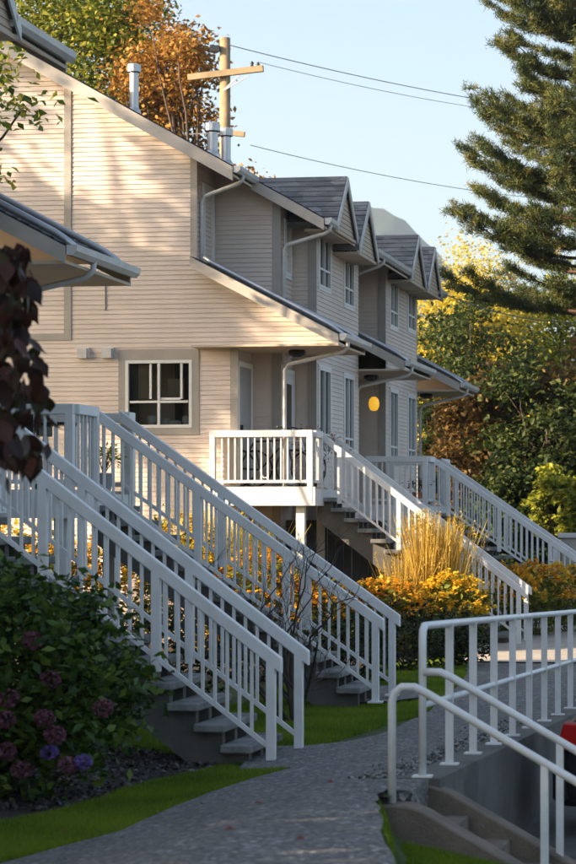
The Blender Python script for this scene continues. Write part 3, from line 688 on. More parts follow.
def car(label, at, rot):
    T = thing('parked_car', label, 'car', at); L, Wd, H = 4.0, 1.7, 1.45
    paint = mat('car_paint', (.018, .017, .019), .18, .03, 3, spec=.6)
    # side profile, rear at x = 0
    st = [(.0, .35, .75), (.02, .5, .8), (.05, .95, .82), (.22, 1.0, .82), (.52, 1.38, .66), (.95, 1.46, .62), (1.9, 1.44, .62), (2.75, 1.02, .74), (3.6, .9, .78), (3.95, .7, .72), (4.0, .45, .68)]
    def body():
        m = MB(); o = Vector(at); rings = []
        prof = [(.0, .30), (.0, .95)]
        xs = [0, .04, .12, .3, .6, 1.0, 1.5, 2.0, 2.5, 2.9, 3.3, 3.7, 3.93, 4.0]
        belt = [.88, .92, .94, .95, .95, .94, .93, .92, .92, .93, .9, .83, .72, .6]
        roofz = [.9, .96, 1.06, 1.22, 1.40, 1.46, 1.47, 1.44, 1.22, .98, .91, .84, .73, .61]
        hw = [.66, .74, .80, .84, .85, .85, .85, .85, .85, .85, .84, .80, .70, .58]
        for x, b, r, w in zip(xs, belt, roofz, hw):
            tw = w - .05 - .30 * max(0, r - b); low = .28 if .03 < x < 3.95 else .4
            rings.append([(x, -w * .94, low), (x, -w, .5), (x, -w, b - .06), (x, -w + .03, b), (x, -tw, max(b + .001, r - .05)), (x, -tw + .14, r), (x, tw - .14, r), (x, tw, max(b + .001, r - .05)), (x, w - .03, b), (x, w, b - .06), (x, w, .5), (x, w * .94, low)])
        n = 12; v = [Vector(p) + o for rg in rings for p in rg]; f = []
        for k in range(len(rings) - 1):
            for i in range(n): j = (i + 1) % n; f.append((k*n+i, k*n+j, (k+1)*n+j, (k+1)*n+i))
        f.append(tuple(range(n))); f.append(tuple((len(rings) - 1) * n + i for i in range(n)))
        m.add(v, f); return m
    bd = body().build('body', paint, T, smooth=True)
    o = Vector(at)
    for s_ in (-1, 1):                                     # side glass, following the cabin
        y = s_
        m = MB(); q = [(.52, y * .815, 1.0), (1.35, y * .815, .98), (1.35, y * .705, 1.36), (.72, y * .705, 1.36)]
        m.quad(*[o + Vector(p) for p in q]); m.build('side_window', M['glass'], bd)
        m = MB(); q = [(1.42, y * .815, .98), (2.55, y * .80, .98), (2.1, y * .715, 1.34), (1.42, y * .708, 1.36)]
        m.quad(*[o + Vector(p) for p in q]); m.build('side_window', M['glass'], bd)
        for x in (.75, 3.2):
            m = MB(); c_ = o + Vector((x, y * .76, .31)); 
            m.tube([c_ + Vector((0, -.1, 0)), c_ + Vector((0, .1, 0))], .31, 20); wv = m.build('wheel', M['rubber'], T)
            m = MB(); m.tube([c_ + Vector((0, y * .1, 0)), c_ + Vector((0, y * .108, 0))], .2, 14); m.build('rim', M['steel'], wv)
        m = MB(); red = M['tail']
        m.prism([(o.x - .012, o.z + .78), (o.x + .20, o.z + .80), (o.x + .30, o.z + 1.02), (o.x + .06, o.z + 1.04)], o.y + y * .56, o.y + y * .868); m.build('tail_light', red, T, bevel=.015)
    m = MB(); m.quad(*[o + Vector(p) for p in ((.07, -.62, 1.0), (.07, .62, 1.0), (.44, .56, 1.33), (.44, -.56, 1.33))]); m.build('rear_window', M['glass'], bd)
    MB().box(o.x - .05, o.x + .1, o.y - .78, o.y + .78, o.z + .32, o.z + .62).build('bumper', M['black'], T, bevel=.03)
    MB().box(o.x - .012, o.x + .0, o.y - .26, o.y + .26, o.z + .66, o.z + .77).build('number_plate', M['frame'], T)
    T.rotation_euler = (0, 0, rot); return T
M['tail'] = mat('tail_light', (.35, .006, .006), .15, .05, 5, spec=.6)
car('dark hatchback with red tail lights parked rear-first below the retaining wall', (-2.15, 20.4, LOT), 0)

# ---------------------------------------------------------------- foliage makers
def leaves_mesh(name, C, size, m, aspect=.55, up=.3, droop=0, seed=0, sv=.35, bend=.25):
    """one folded leaf (two triangles) per row of C, random direction"""
    r = np.random.default_rng(seed); n = len(C); C = np.asarray(C, float)
    d = r.normal(size=(n, 3)); d[:, 2] = d[:, 2] * .6 - droop; d /= np.linalg.norm(d, axis=1)[:, None]
    nn = r.normal(size=(n, 3)); nn[:, 2] += up * 4; s_ = np.cross(d, nn); s_ /= np.linalg.norm(s_, axis=1)[:, None] + 1e-9
    nn = np.cross(s_, d); L = size * (1 + sv * r.uniform(-1, 1, n))[:, None]
    base = C - d * L / 2; tip = C + d * L / 2 - nn * L * bend * .3
    a = C + s_ * L * aspect / 2 + nn * L * bend * .25; b = C - s_ * L * aspect / 2 + nn * L * bend * .25
    V = np.stack([base, a, tip, b], 1).reshape(-1, 3)
    i = np.arange(n)[:, None] * 4
    Fc = np.concatenate([i + [0, 1, 2], i + [0, 2, 3]], 1).reshape(-1, 3)
    return tri_mesh(name, V, Fc, m, np.repeat(r.uniform(0, 1, n), 4))
def tri_mesh(name, V, Fc, m, rnd=None):
    me = bpy.data.meshes.new(name); me.vertices.add(len(V)); me.vertices.foreach_set('co', np.asarray(V, np.float32).ravel())
    me.loops.add(len(Fc) * 3); me.loops.foreach_set('vertex_index', np.asarray(Fc, np.int32).ravel())
    me.polygons.add(len(Fc)); me.polygons.foreach_set('loop_start', np.arange(len(Fc), dtype=np.int32) * 3); me.polygons.foreach_set('loop_total', np.full(len(Fc), 3, np.int32))
    me.update(calc_edges=True)
    if rnd is not None:
        a = me.attributes.new('rnd', 'FLOAT', 'POINT'); a.data.foreach_set('value', np.asarray(rnd, np.float32))
    me.materials.append(m); me.validate(); return me
def shell_points(n, c, rxyz, r, inner=.45):
    v = r.normal(size=(n, 3)); v /= np.linalg.norm(v, axis=1)[:, None]
    return np.asarray(c) + v * np.asarray(rxyz) * (inner + (1 - inner) * r.uniform(0, 1, n) ** .6)[:, None]
def limb(m, a, b, ra, rb, r, sag=.08, n=6):
    a, b = Vector(a), Vector(b); L = (b - a).length; pts = []; ph = r.uniform(0, 6)
    for k in range(n + 1):
        t = k / n; o = Vector((math.sin(ph + t * 4), math.cos(ph * 1.3 + t * 3.5), .7 * math.sin(t * 3.1))) * (L * sag * math.sin(math.pi * t))
        pts.append(a.lerp(b, t) + o)
    m.tube(pts, [ra + (rb - ra) * k / n for k in range(n + 1)], 7); return pts
def tree(name, label, base, cc, rr, nclump, per, leaf, lm, seed, cat='tree', group=None, trunk_r=.22, clump=.16, inner=.4, bark='bark', cut=None, aspect=.55, droop=0, flat=.7, nlimb=26):
    r = np.random.default_rng(seed); rr_ = random.Random(seed)
    T = thing(name, label, cat, base, group); base = Vector(base); cc = Vector(cc)
    C = shell_points(nclump, cc, rr, r, inner)
    if cut is not None: C = C[[cut(c) for c in C]]
    m = MB(); top = Vector((cc.x, cc.y, cc.z + rr[2] * .55))
    tp = limb(m, base - Vector((0, 0, .2)), top, trunk_r, trunk_r * .15, rr_, .03, 9)
    for k in range(min(nlimb, len(C))):
        c = Vector(C[k]); h = min(8, max(2, int(9 * (.25 + .6 * rr_.random())))); st = tp[h]
        if st.z > c.z + .3: st = tp[max(2, h - 3)]
        limb(m, st, c, trunk_r * .32, .015, rr_, .07)
    m.build('trunk', M[bark], T, smooth=True)
    R = min(rr) * clump * 2 + max(rr) * clump * .5
    pts = (C[:, None, :] + r.normal(size=(len(C), per, 3)) * np.array([R, R, R * flat]) * .5).reshape(-1, 3)
    me = leaves_mesh('foliage', pts - np.array(base), leaf, lm, aspect, .25, droop, seed)
    link('crown', me, T, base, kind='stuff')
    return T
GREENS = [(.035, .07, .012), (.06, .11, .018), (.10, .15, .025), (.16, .17, .03)]
M['maple_green'] = leaf_mat('maple_green', [(.06, .10, .014), (.14, .19, .025), (.30, .31, .04), (.50, .42, .07)], .5)
M['maple_orange'] = leaf_mat('maple_orange', [(.18, .14, .03), (.40, .20, .045), (.52, .28, .06), (.30, .13, .03)], .4)
M['yellow_tree'] = leaf_mat('yellow_tree', [(.40, .34, .04), (.60, .48, .06), (.75, .58, .07), (.45, .42, .06)], .5)
M['dark_tree'] = leaf_mat('dark_tree', [(.03, .05, .014), (.055, .08, .02), (.11, .13, .028)], .35)
M['rust_tree'] = leaf_mat('rust_tree', [(.07, .05, .018), (.13, .08, .024), (.21, .12, .03)], .35)
M['lime_tree'] = leaf_mat('lime_tree', [(.13, .17, .02), (.28, .30, .035), (.50, .46, .05)], .45)
M['pine'] = leaf_mat('pine_needles', [(.022, .042, .016), (.045, .07, .022), (.10, .115, .028), (.22, .18, .04)], .2)
M['hyd'] = leaf_mat('hydrangea_leaf', [(.016, .036, .008), (.035, .075, .012), (.07, .125, .018), (.12, .16, .025)], .25, .45)
M['hydfl'] = leaf_mat('hydrangea_bloom', [(.10, .035, .05), (.16, .055, .085), (.13, .075, .09)], .2)
M['hydfl2'] = leaf_mat('hydrangea_bloom_violet', [(.08, .05, .20), (.13, .08, .28), (.16, .12, .28)], .2)
M['redleaf'] = leaf_mat('dark_red_leaf', [(.012, .006, .006), (.022, .009, .008), (.06, .018, .012), (.03, .028, .010)], .2, .45)
M['perennial'] = leaf_mat('perennial_leaf', [(.06, .09, .015), (.14, .17, .025), (.32, .29, .035)], .45)
M['bloom'] = leaf_mat('yellow_bloom', [(.60, .32, .02), (.78, .50, .03), (.82, .62, .05)], .4)
M['bloom2'] = leaf_mat('orange_bloom', [(.52, .20, .015), (.70, .34, .02), (.80, .52, .04)], .4)
M['goldgrass'] = leaf_mat('golden_grass', [(.42, .28, .06), (.64, .44, .09), (.80, .60, .16)], .5)
M['yellowgrass'] = leaf_mat('yellow_grass', [(.55, .40, .03), (.75, .58, .05), (.80, .68, .12)], .5)
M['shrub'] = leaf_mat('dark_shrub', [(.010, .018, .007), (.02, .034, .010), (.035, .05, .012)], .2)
M['pinkfl'] = leaf_mat('dried_pink', [(.28, .14, .13), (.42, .25, .22), (.30, .22, .17)], .3)

# ---------------------------------------------------------------- trees
c = P(66, 40, 62); tree('maple_tree', 'big green maple rising behind the gable roof', (c.x, 62, 0), (c.x, 62, 14.6), (3.3, 3.0, 6.0), 170, 260, .18, M['maple_green'], 21, 'tree', 'trees behind the townhouses', clump=.12, inner=.3)
c = P(166, 40, 59.8); tree('maple_tree', 'rusty orange autumn maple beside the utility pole', (c.x, 59.8, 0), (c.x, 59.8, 13.6), (1.45, 1.5, 3.7), 62, 220, .16, M['maple_orange'], 22, 'tree', 'trees behind the townhouses', clump=.13, inner=.25)
c = P(247, 190, 58); tree('young_maple', 'small orange-leaved treetop peeking over the roof eave', (c.x, 58, 0), (c.x, 58, 10.6), (.5, .6, 1.3), 16, 60, .15, M['maple_orange'], 23, 'tree', 'trees behind the townhouses', trunk_r=.06, clump=.2, nlimb=12)
c = P(462, 380, 82); tree('yellow_birch', 'bright yellow autumn tree between the last dormer and the pine', (c.x, 82, 0), (c.x, 82, 7.2), (3.0, 2.6, 5.4), 190, 330, .15, M['yellow_tree'], 24, clump=.13, inner=.2)
c = P(545, 330, 86); tree('yellow_birch', 'yellow-green tree half hidden behind the pine branches', (c.x, 86, 0), (c.x, 86, 6.5), (2.8, 2.6, 5.0), 110, 220, .22, M['lime_tree'], 25, clump=.14, inner=.2)
for i, (px, pyy, Y, rx, rz_, mm, lab) in enumerate([
        (440, 480, 68, 1.6, 2.6, 'dark_tree', 'dark green bushy tree just past the far end of the townhouses'),
        (490, 455, 65, 1.9, 2.9, 'rust_tree', 'rust-brown bushy tree growing below the pine'),
        (545, 455, 64, 2.2, 3.0, 'dark_tree', 'dark green round tree behind the highest stairs'),
        (515, 520, 61, 1.6, 1.7, 'dark_tree', 'low dark shrub behind the white rail of the highest stairs'),
        (560, 505, 60, 1.0, 1.0, 'lime_tree', 'lime-yellow shrub lit by the sun behind the highest stairs'),
        (600, 430, 66, 2.6, 4.0, 'rust_tree', 'brownish tree standing close behind the pine trunk'),
        (470, 395, 74, 2.4, 4.4, 'dark_tree', 'tall dark tree between the pine and the yellow birch')]):
    c = P(px, pyy, Y); tree('bushy_tree', lab, (c.x, Y, 0), (c.x, Y, c.z), (rx, rx * .9, rz_), 62, 190, .2, M[mm], 40 + i, 'tree', 'trees at the far end of the path', trunk_r=.12, clump=.115, inner=.3)
def pine(label, base, H, seed):
    r = random.Random(seed); rn = np.random.default_rng(seed); T = thing('pine_tree', label, 'tree', base); b = Vector(base)
    m = MB(); tp = limb(m, b - Vector((0, 0, .3)), b + Vector((0, 0, H)), .34, .05, r, .01, 12); NV = []; tw = MB()
    z = 7.6
    while z < H - .5:
        fr = z / H; Lb = 4.75 * (1 - fr) ** .45 * (.8 + .2 * min(1, fr * 3)); nb = r.randint(7, 9); a0 = r.random() * 6.3
        for k in range(nb):
            a = a0 + 6.283 * k / nb + r.uniform(-.3, .3); L = Lb * r.uniform(.62, 1.12); zz = z + r.uniform(-.35, .35)
            d = Vector((math.cos(a), math.sin(a), 0)); p0 = b + Vector((0, 0, zz)); sag = -.10 + .25 * fr
            pts = [p0 + d * (L * t) + Vector((0, 0, L * (sag * t + .28 * t ** 3))) for t in (0, .25, .5, .75, 1)]
            tw.tube(pts, [.055 * (1 - fr * .6), .045, .032, .02, .008], 5)
            side = Vector((-d.y, d.x, 0))
            for q in range(int(9 + L * 7)):
                t = r.uniform(.28, 1.0); s_ = r.choice((-1, 1)); l = (1.05 - t * .7) * L * .33 * r.uniform(.5, 1.1)
                bp = p0 + d * (L * t) + Vector((0, 0, L * (sag * t + .28 * t ** 3)))
                e = bp + (d * r.uniform(.4, 1) + side * s_ * r.uniform(.3, 1)).normalized() * l + Vector((0, 0, r.uniform(.02, .3) * l + .04))
                tw.tube([bp, bp.lerp(e, .5) - Vector((0, 0, .02)), e], [.012, .009, .004], 3, False)
                dd = (e - bp).normalized()
                for h in (1.0, .62, .3) if l > .35 else (1.0, .5):
                    NV.append((*bp.lerp(e, h), *(dd * .75 + Vector((0, 0, .65))).normalized()))
        z += .42 + .22 * (1 - fr)
    m.build('trunk', M['pinebark'], T, smooth=True); tw.build('branches', M['pinebark'], T, kind='stuff')
    NV = np.array(NV); K = 42; n = len(NV) * K
    C = np.repeat(NV[:, :3], K, 0) + rn.normal(size=(n, 3)) * .05 - np.array(base); D = np.repeat(NV[:, 3:], K, 0) * .45 + rn.normal(size=(n, 3)) * .55
    D /= np.linalg.norm(D, axis=1)[:, None]; s_ = np.cross(D, rn.normal(size=(n, 3))); s_ /= np.linalg.norm(s_, axis=1)[:, None]
    L = rn.uniform(.10, .18, n)[:, None]; V = np.stack([C - s_ * .0095, C + s_ * .0095, C + D * L], 1).reshape(-1, 3)
    rnd = np.repeat(np.clip(np.repeat(rn.uniform(0, .75, len(NV)), K) + rn.uniform(0, .25, n), 0, 1), 3)
    link('needles', tri_mesh('needles', V, np.arange(n * 3).reshape(-1, 3), M['pine'], rnd), T, base, kind='stuff')
c = P(604, 400, 55); pine('tall dark pine with upturned branches beyond the stairs', (c.x, 55, 0), 21, 5)

# tree in the gap between the buildings, mostly outside the picture: its leaves hang before the gable wall
tree('garden_maple', 'leafy green branch hanging before the gable wall, under the upper gutter', (-15.6, 33.0, 0), (-13.9, 33.0, 8.75), (1.85, 1.6, 1.5), 46, 90, .17, M['maple_green'], 61, clump=.14, inner=.25, trunk_r=.14)
LIT = [(-11.95, 7.7, .8, 1.05), (-13.5, 8.55, .7, .5), (-11.5, 9.3, 1.0, .22), (-13.6, 6.8, .35, .35), (-8.9, 5.6, 1.0, .4), (-9.3, 3.25, 1.3, .85), (-11.4, 1.3, 3.4, 1.5)]
def shades(c):                                             # crown of the unseen tree, opened so chosen sun patches reach the gable wall
    t = (37.5 - c[1]) / math.cos(rad(SUN_PHI)); x = c[0] + math.sin(rad(SUN_PHI)) * t; z = c[2] - math.tan(rad(SUN_EL)) * t
    return x < -8.1 and not any(((x - a) / (p + .22)) ** 2 + ((z - b) / (q + .22)) ** 2 < 1 for a, b, p, q in LIT)
tree('garden_maple', 'unseen green tree behind the gap between the buildings, its crown gaps shaped to dapple the gable wall', (-26.4, 29.9, 0), (-26.4, 29.9, 12.0), (2.6, 2.5, 5.6), 190, 120, .2, M['maple_green'], 62, clump=.085, inner=.1, cut=shades, nlimb=14)
for k, (x, y) in enumerate(((-12.6, 7.2), (-14.0, .4))):  # trees out of view, added to block low sun from the foreground path
    tree('added_shade_tree', ('unseen broad dark tree added by the near end of the shaded townhouses to keep sun off the path', 'second unseen broad dark tree added to keep sun off the near path')[k], (x, y, 0), (x, y, 6.2), (3.8, 3.6, 5.2), 110, 150, .26, M['dark_tree'], 66 + k, clump=.16, inner=.1, trunk_r=.25)


# ---------------------------------------------------------------- shrubs and flowers
def bush(name, label, base, rr, n, leaf, lm, seed, group=None, cat='shrub', bloom=None, nb=0, bs=.06, per=14, tall=.0):
    r = np.random.default_rng(seed); T = thing(name, label, cat, base, group); b = np.array(base, float)
    C = shell_points(n, (0, 0, rr[2] * .55), (rr[0], rr[1], rr[2] * .55), r, .35); C = C[C[:, 2] > .02]
    pts = (C[:, None, :] + r.normal(size=(len(C), per, 3)) * np.array(rr) * .075).reshape(-1, 3); pts[:, 2] = np.abs(pts[:, 2]) + .01
    link('foliage', leaves_mesh('foliage', pts, leaf, lm, .5, .35, .1, seed), T, base, kind='stuff')
    m = MB(); rr_ = random.Random(seed)
    for k in range(9): limb(m, b + np.array([rr_.uniform(-.1, .1), rr_.uniform(-.1, .1), -.05]), b + C[k % len(C)] * .9, .012, .004, rr_, .06, 4)
    m.build('stems', M['twig'], T, kind='stuff')
    if nb:
        v = r.normal(size=(nb, 3)); v[:, 2] = np.abs(v[:, 2]) * 1.1 + .1; v /= np.linalg.norm(v, axis=1)[:, None]
        B = v * np.array([rr[0], rr[1], rr[2] * .55]) * r.uniform(.85, 1.12, nb)[:, None] + np.array([0, 0, rr[2] * .55])
        pp = (B[:, None, :] + r.normal(size=(nb, 5, 3)) * bs * .3).reshape(-1, 3)
        link('blossoms', leaves_mesh('blossoms', pp, bs, bloom, .9, .9, 0, seed + 1), T, base, kind='stuff')
    return T
gr = 'yellow flowering perennials between and beyond the stairs'
FL = [(15, 560, 33.5, .9, 1.9, 'bloom'), (52, 575, 33.0, .8, 1.7, 'bloom2'), (125, 565, 34, .9, 1.9, 'bloom2'), (180, 560, 35.0, .9, 2.0, 'bloom'), (262, 590, 34.6, .9, 1.55, 'bloom2'),
      (300, 600, 34.4, .7, 1.05, 'bloom2'), (345, 590, 36.0, .6, 1.0, 'bloom'), (385, 620, 35.6, .75, 1.1, 'bloom2'), (450, 620, 36.5, .7, 1.15, 'bloom'), (500, 615, 39.6, .8, 1.25, 'bloom2'), (535, 615, 41.0, .8, 1.25, 'bloom2'), (570, 610, 42.5, .8, 1.2, 'bloom')]
fl_lab = ['low clump of orange-yellow flowers beneath the grill deck', 'orange-yellow flower clump seen through the rails of the hydrangea stairs', 'orange-yellow flower clump between two deck posts behind the stairs', 'golden flower clump behind the grill-deck stairs near the gable wall',
          'orange flower clump behind the bare shrub', 'orange flower clump below the deck with bicycles', 'small yellow flower clump under the sunlit stairs', 'orange-yellow flower clump at the foot of the tall golden grass, nearer the grill-deck stairs', 'yellow flower clump right beside the tall golden grass',
          'orange-yellow flower clump at the sunlit path edge by the foot of the sunlit stairs', 'orange-yellow flower clump at the sunlit path edge between the two far stairs', 'yellow flower clump at the foot of the highest stairs']
for i, (px, pyy, Y, rx, h, bl) in enumerate(FL):
    c = P(px, pyy, Y); bush('flower_clump', fl_lab[i], (c.x, Y, 0), (rx, rx * .9, h), 120, .11, M['perennial'], 100 + i, gr, 'flowers', M[bl], 260, .075)
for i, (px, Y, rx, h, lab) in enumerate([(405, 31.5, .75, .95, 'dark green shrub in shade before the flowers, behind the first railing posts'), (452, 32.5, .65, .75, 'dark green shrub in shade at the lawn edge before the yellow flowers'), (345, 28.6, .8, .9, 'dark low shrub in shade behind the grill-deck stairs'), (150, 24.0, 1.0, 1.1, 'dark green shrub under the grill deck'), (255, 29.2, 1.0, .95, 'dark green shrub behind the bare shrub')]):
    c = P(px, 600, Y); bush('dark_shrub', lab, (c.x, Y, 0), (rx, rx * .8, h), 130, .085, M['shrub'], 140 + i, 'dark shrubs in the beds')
def grass_clump(label, base, h, n, spread, seed, m='goldgrass'):
    r = np.random.default_rng(seed); T = thing('ornamental_grass', label, 'grass clump', base, 'tall golden ornamental grasses')
    a = r.uniform(0, 6.283, n); rad_ = np.abs(r.normal(size=n)) * .1; lean = np.abs(r.normal(size=n)) * spread; H = h * r.uniform(.45, 1.0, n)
    B = np.stack([np.cos(a) * rad_, np.sin(a) * rad_, np.zeros(n)], 1); D = np.stack([np.cos(a) * lean, np.sin(a) * lean, np.ones(n)], 1)
    mid = B + D * (H * .55)[:, None]; tip = B + D * H[:, None] + np.stack([np.cos(a), np.sin(a), np.zeros(n)], 1) * (lean * H * .35)[:, None]
    s_ = np.cross(D, r.normal(size=(n, 3))); s_ /= np.linalg.norm(s_, axis=1)[:, None]; w = r.uniform(.005, .011, n)[:, None]
    V = np.stack([B - s_ * w, B + s_ * w, mid + s_ * w * .9, mid - s_ * w * .9, tip + s_ * w * .35, tip - s_ * w * .35], 1).reshape(-1, 3); i = np.arange(n)[:, None] * 6
    Fc = np.concatenate([i + [0, 1, 2], i + [0, 2, 3], i + [3, 2, 4], i + [3, 4, 5]], 1).reshape(-1, 3)
    link('blades', tri_mesh('blades', V, Fc, M[m], np.repeat(r.uniform(0, 1, n), 6)), T, base, kind='stuff')
    k = n // 5; tp = tip[:k]; pl = (tp[:, None, :] - D[:k, None, :] * r.uniform(0, .32, (k, 16))[:, :, None] + r.normal(size=(k, 16, 3)) * .012).reshape(-1, 3)
    link('plumes', leaves_mesh('plumes', pl, .045, M[m], .35, .1, -1.2, seed), T, base, kind='stuff')
c = P(425, 600, 37.1); grass_clump('tall golden plume grass glowing before the sunlit stairs', (c.x, 37.1, 0), 2.4, 900, .10, 5)
c = P(447, 600, 37.3); grass_clump('tall golden plume grass glowing before the sunlit stairs', (c.x, 37.3, 0), 2.3, 700, .11, 6)
c = P(402, 600, 36.9); grass_clump('tall golden plume grass glowing before the sunlit stairs', (c.x, 36.9, 0), 1.7, 500, .13, 7)
c = P(208, 600, 36.5); grass_clump('yellow upright grass seen through the grill-deck stair rails', (c.x, 36.5, 0), 2.4, 1200, .12, 8, 'yellowgrass')
c = P(240, 600, 36.2); grass_clump('yellow upright grass seen through the grill-deck stair rails', (c.x, 36.2, 0), 2.2, 1000, .13, 9, 'yellowgrass')

def hydrangea(base, rr, seed):
    T = bush('hydrangea_bush', 'big dark green hydrangea bush with faded pink and violet flower heads', base, rr, 360, .10, M['hyd'], seed, None, 'bush', per=36)
    r = np.random.default_rng(seed + 5); b = Vector(base)
    heads = [(32, 640, 'r'), (50, 680, 'r'), (8, 698, 'r'), (45, 718, 'r'), (55, 735, 'r'), (103, 708, 'r'), (5, 720, 'r'), (6, 752, 'r'), (50, 752, 'v'), (83, 762, 'v'), (68, 765, 'r'), (22, 770, 'r'), (-25, 690, 'r'), (-40, 740, 'r')]
    for px, pyy, k in heads:
        Yh = base[1] - rr[1] * (.93 if pyy > 690 else .75); p = P(px, pyy, Yh)
        n = 150; v = r.normal(size=(n, 3)); v /= np.linalg.norm(v, axis=1)[:, None]; R = .075 if k == 'r' else .06
        link('flower_head', leaves_mesh('flower_head', v * np.array([R, R, R * .8]), .034, M['hydfl' if k == 'r' else 'hydfl2'], .9, .2, 0, int(r.integers(999))), T, p)
hydrangea((-6.35, 16.6, 0), (1.28, .95, 1.62), 71)

def bare_shrub(label, base, h, seed):
    r = random.Random(seed); T = thing('bare_shrub', label, 'shrub', base); m = MB()
    def grow(p, d, L, rr_, lv):
        pts = [p]; n = 4
        for k in range(n):
            d = (d + Vector((r.uniform(-.35, .35), r.uniform(-.3, .3), r.uniform(-.12, .3)))).normalized(); p = p + d * L / n; pts.append(p)
        m.tube(pts, [rr_ * (1 - .55 * k / n) for k in range(n + 1)], 5 if lv < 2 else 4)
        if lv < 4:
            for k in range(r.randint(2, 4)):
                q = pts[r.randint(1, n)]; nd = (d + Vector((r.uniform(-1, 1), r.uniform(-1, 1), r.uniform(-.35, .55)))).normalized(); grow(q, nd, L * r.uniform(.5, .8), rr_ * .55, lv + 1)
    for k in range(7):
        a = k * .9 + r.uniform(-.3, .3); grow(Vector(base) - Vector((0, 0, .05)), Vector((math.cos(a) * .6 - .25, math.sin(a) * .4, 1)).normalized(), h * r.uniform(.38, .5), .024, 0)
    m.build('branches', M['twig'], T)
c = P(293, 690, 23.3); bare_shrub('leafless twiggy shrub between the two shaded stairs', (c.x, 23.3, 0), 2.7, 4)

def plum(label, base, seed):
    r = random.Random(seed); T = thing('purple_leaf_tree', label, 'tree', base); m = MB(); b = Vector(base)
    tp = limb(m, b - Vector((0, 0, .2)), b + Vector((.1, .1, 4.0)), .07, .02, r, .05, 8); ends = []
    for k in range(26):
        st = tp[r.randint(3, 7)]; px = r.uniform(-90, 36); pyy = r.uniform(238, 440); e = P(px, pyy, base[1] + r.uniform(-.5, .6))
        q = limb(m, st, e, .014, .004, r, .1, 5); ends += q[2:]
    m.build('branches', M['twig'], T, smooth=True)
    shapes = []
    for k in range(6):                                     # broad pointed drooping leaf with a folded midrib
        L = 1; V = []; n = 6
        prof = [0, .20, .30, .29, .20, .09, 0]
        bm = MB(); mid = []; lf = []; rt = []
        cv = .25 + .12 * k
        for j in range(7):
            t = j / 6; z = -t * L; y = cv * .5 * t * t; w_ = prof[j]
            mid.append((0, y, z)); lf.append((-w_, y + .12 * w_ * (1 + k * .2), z)); rt.append((w_, y + .12 * w_, z))
        for j in range(6):
            bm.quad(mid[j], mid[j+1], lf[j+1], lf[j]); bm.quad(rt[j], rt[j+1], mid[j+1], mid[j])
        me = bm.mesh('leaf', M['redleaf'], smooth=True); a = me.attributes.new('rnd', 'FLOAT', 'POINT'); a.data.foreach_set('value', [.08 + .18 * k] * len(me.vertices)); shapes.append(me)
    for k in range(300):
        if k < 230: px = min(r.uniform(-8, 60), r.uniform(-8, 60)); pyy = r.uniform(240, 462)
        else: px = r.uniform(-110, 10); pyy = r.uniform(180, 480)
        lim = 20 + 35 * math.sin(max(0, min(1, (pyy - 228) / 240)) * 2.4) ** 1.0
        if px > lim: px = lim - r.uniform(0, 25)
        if 300 < pyy < 345 and px > 28: px -= 22
        p = P(px, pyy, base[1] + r.uniform(-.55, .55))
        o = link('leaf', r.choice(shapes), T, p); o.scale = (r.uniform(.10, .15),) * 3; o.rotation_euler = (r.uniform(-.5, .5), r.uniform(-.75, .75), r.uniform(0, 6.28))
plum('dark red-leaved branch hanging at the picture edge before the porch roof', (-5.15, 11.0, .1), 9)

def pot_plant(label, at, rpot, hpot, m, lm, n, R, H, seed, leaf=.07, bloom=None):
    T = thing('potted_plant', label, 'potted plant', at); MB().lathe([(rpot * .72, 0), (rpot, hpot * .9), (rpot * 1.08, hpot * .9), (rpot * 1.08, hpot), (rpot * .9, hpot), (rpot * .88, hpot * .93)], at, 16).build('pot', m, T)
    r = np.random.default_rng(seed); pts = r.normal(size=(n, 3)) * np.array([R, R, H * .3]) * .5 + np.array([0, 0, hpot + H * .5])
    link('foliage', leaves_mesh('foliage', pts, leaf, lm, .45, .3, 0, seed), T, at, kind='stuff')
    rr_ = random.Random(seed); mm = MB()
    for k in range(7): limb(mm, Vector(at) + Vector((0, 0, hpot * .9)), Vector(at) + Vector(pts[k]), .008, .003, rr_, .05, 4)
    mm.build('stems', M['twig'], T, kind='stuff'); return T
c = P(104, 478, 25.9); pot_plant('green plant in a pale grey pot at the head of the grill-deck stairs', (c.x, 25.9, 2.55), .11, .22, M['pot'], M['lime_tree'], 130, .2, .45, 81)
pot_plant('dried pink flower stems in a dark pot on the sunlit deck', (-8.62, 38.85, 2.78), .14, .3, M['black'], M['pinkfl'], 420, .42, .95, 82, .06)
pot_plant('small rust-coloured plant in a terracotta pot on the far deck', (-7.75, 44.5, 2.52), .13, .25, M['terracotta'], M['rust_tree'], 120, .25, .35, 83)

# yellow paper lantern under the middle porch roof
m_, t_, b_ = new_mat('lantern_paper'); b_.inputs['Base Color'].default_value = (.8, .45, .04, 1); b_.inputs['Emission Color'].default_value = (1, .5, .03, 1); b_.inputs['Emission Strength'].default_value = .22
c = P(374, 404, 43.95)
L_ = thing('lantern', 'small glowing yellow paper lantern hanging under the porch roof', 'lantern', (c.x, c.y, c.z))
MB().lathe([(.03, -.14), (.075, -.12), (.105, -.05), (.11, .02), (.095, .09), (.05, .14), (.03, .145)], (c.x, c.y, c.z), 16).build('shade', m_, L_, smooth=True)
MB().tube([(c.x, c.y, c.z + .14), (c.x, c.y, 5.21)], .006, 5).build('cord', M['wire'], L_)

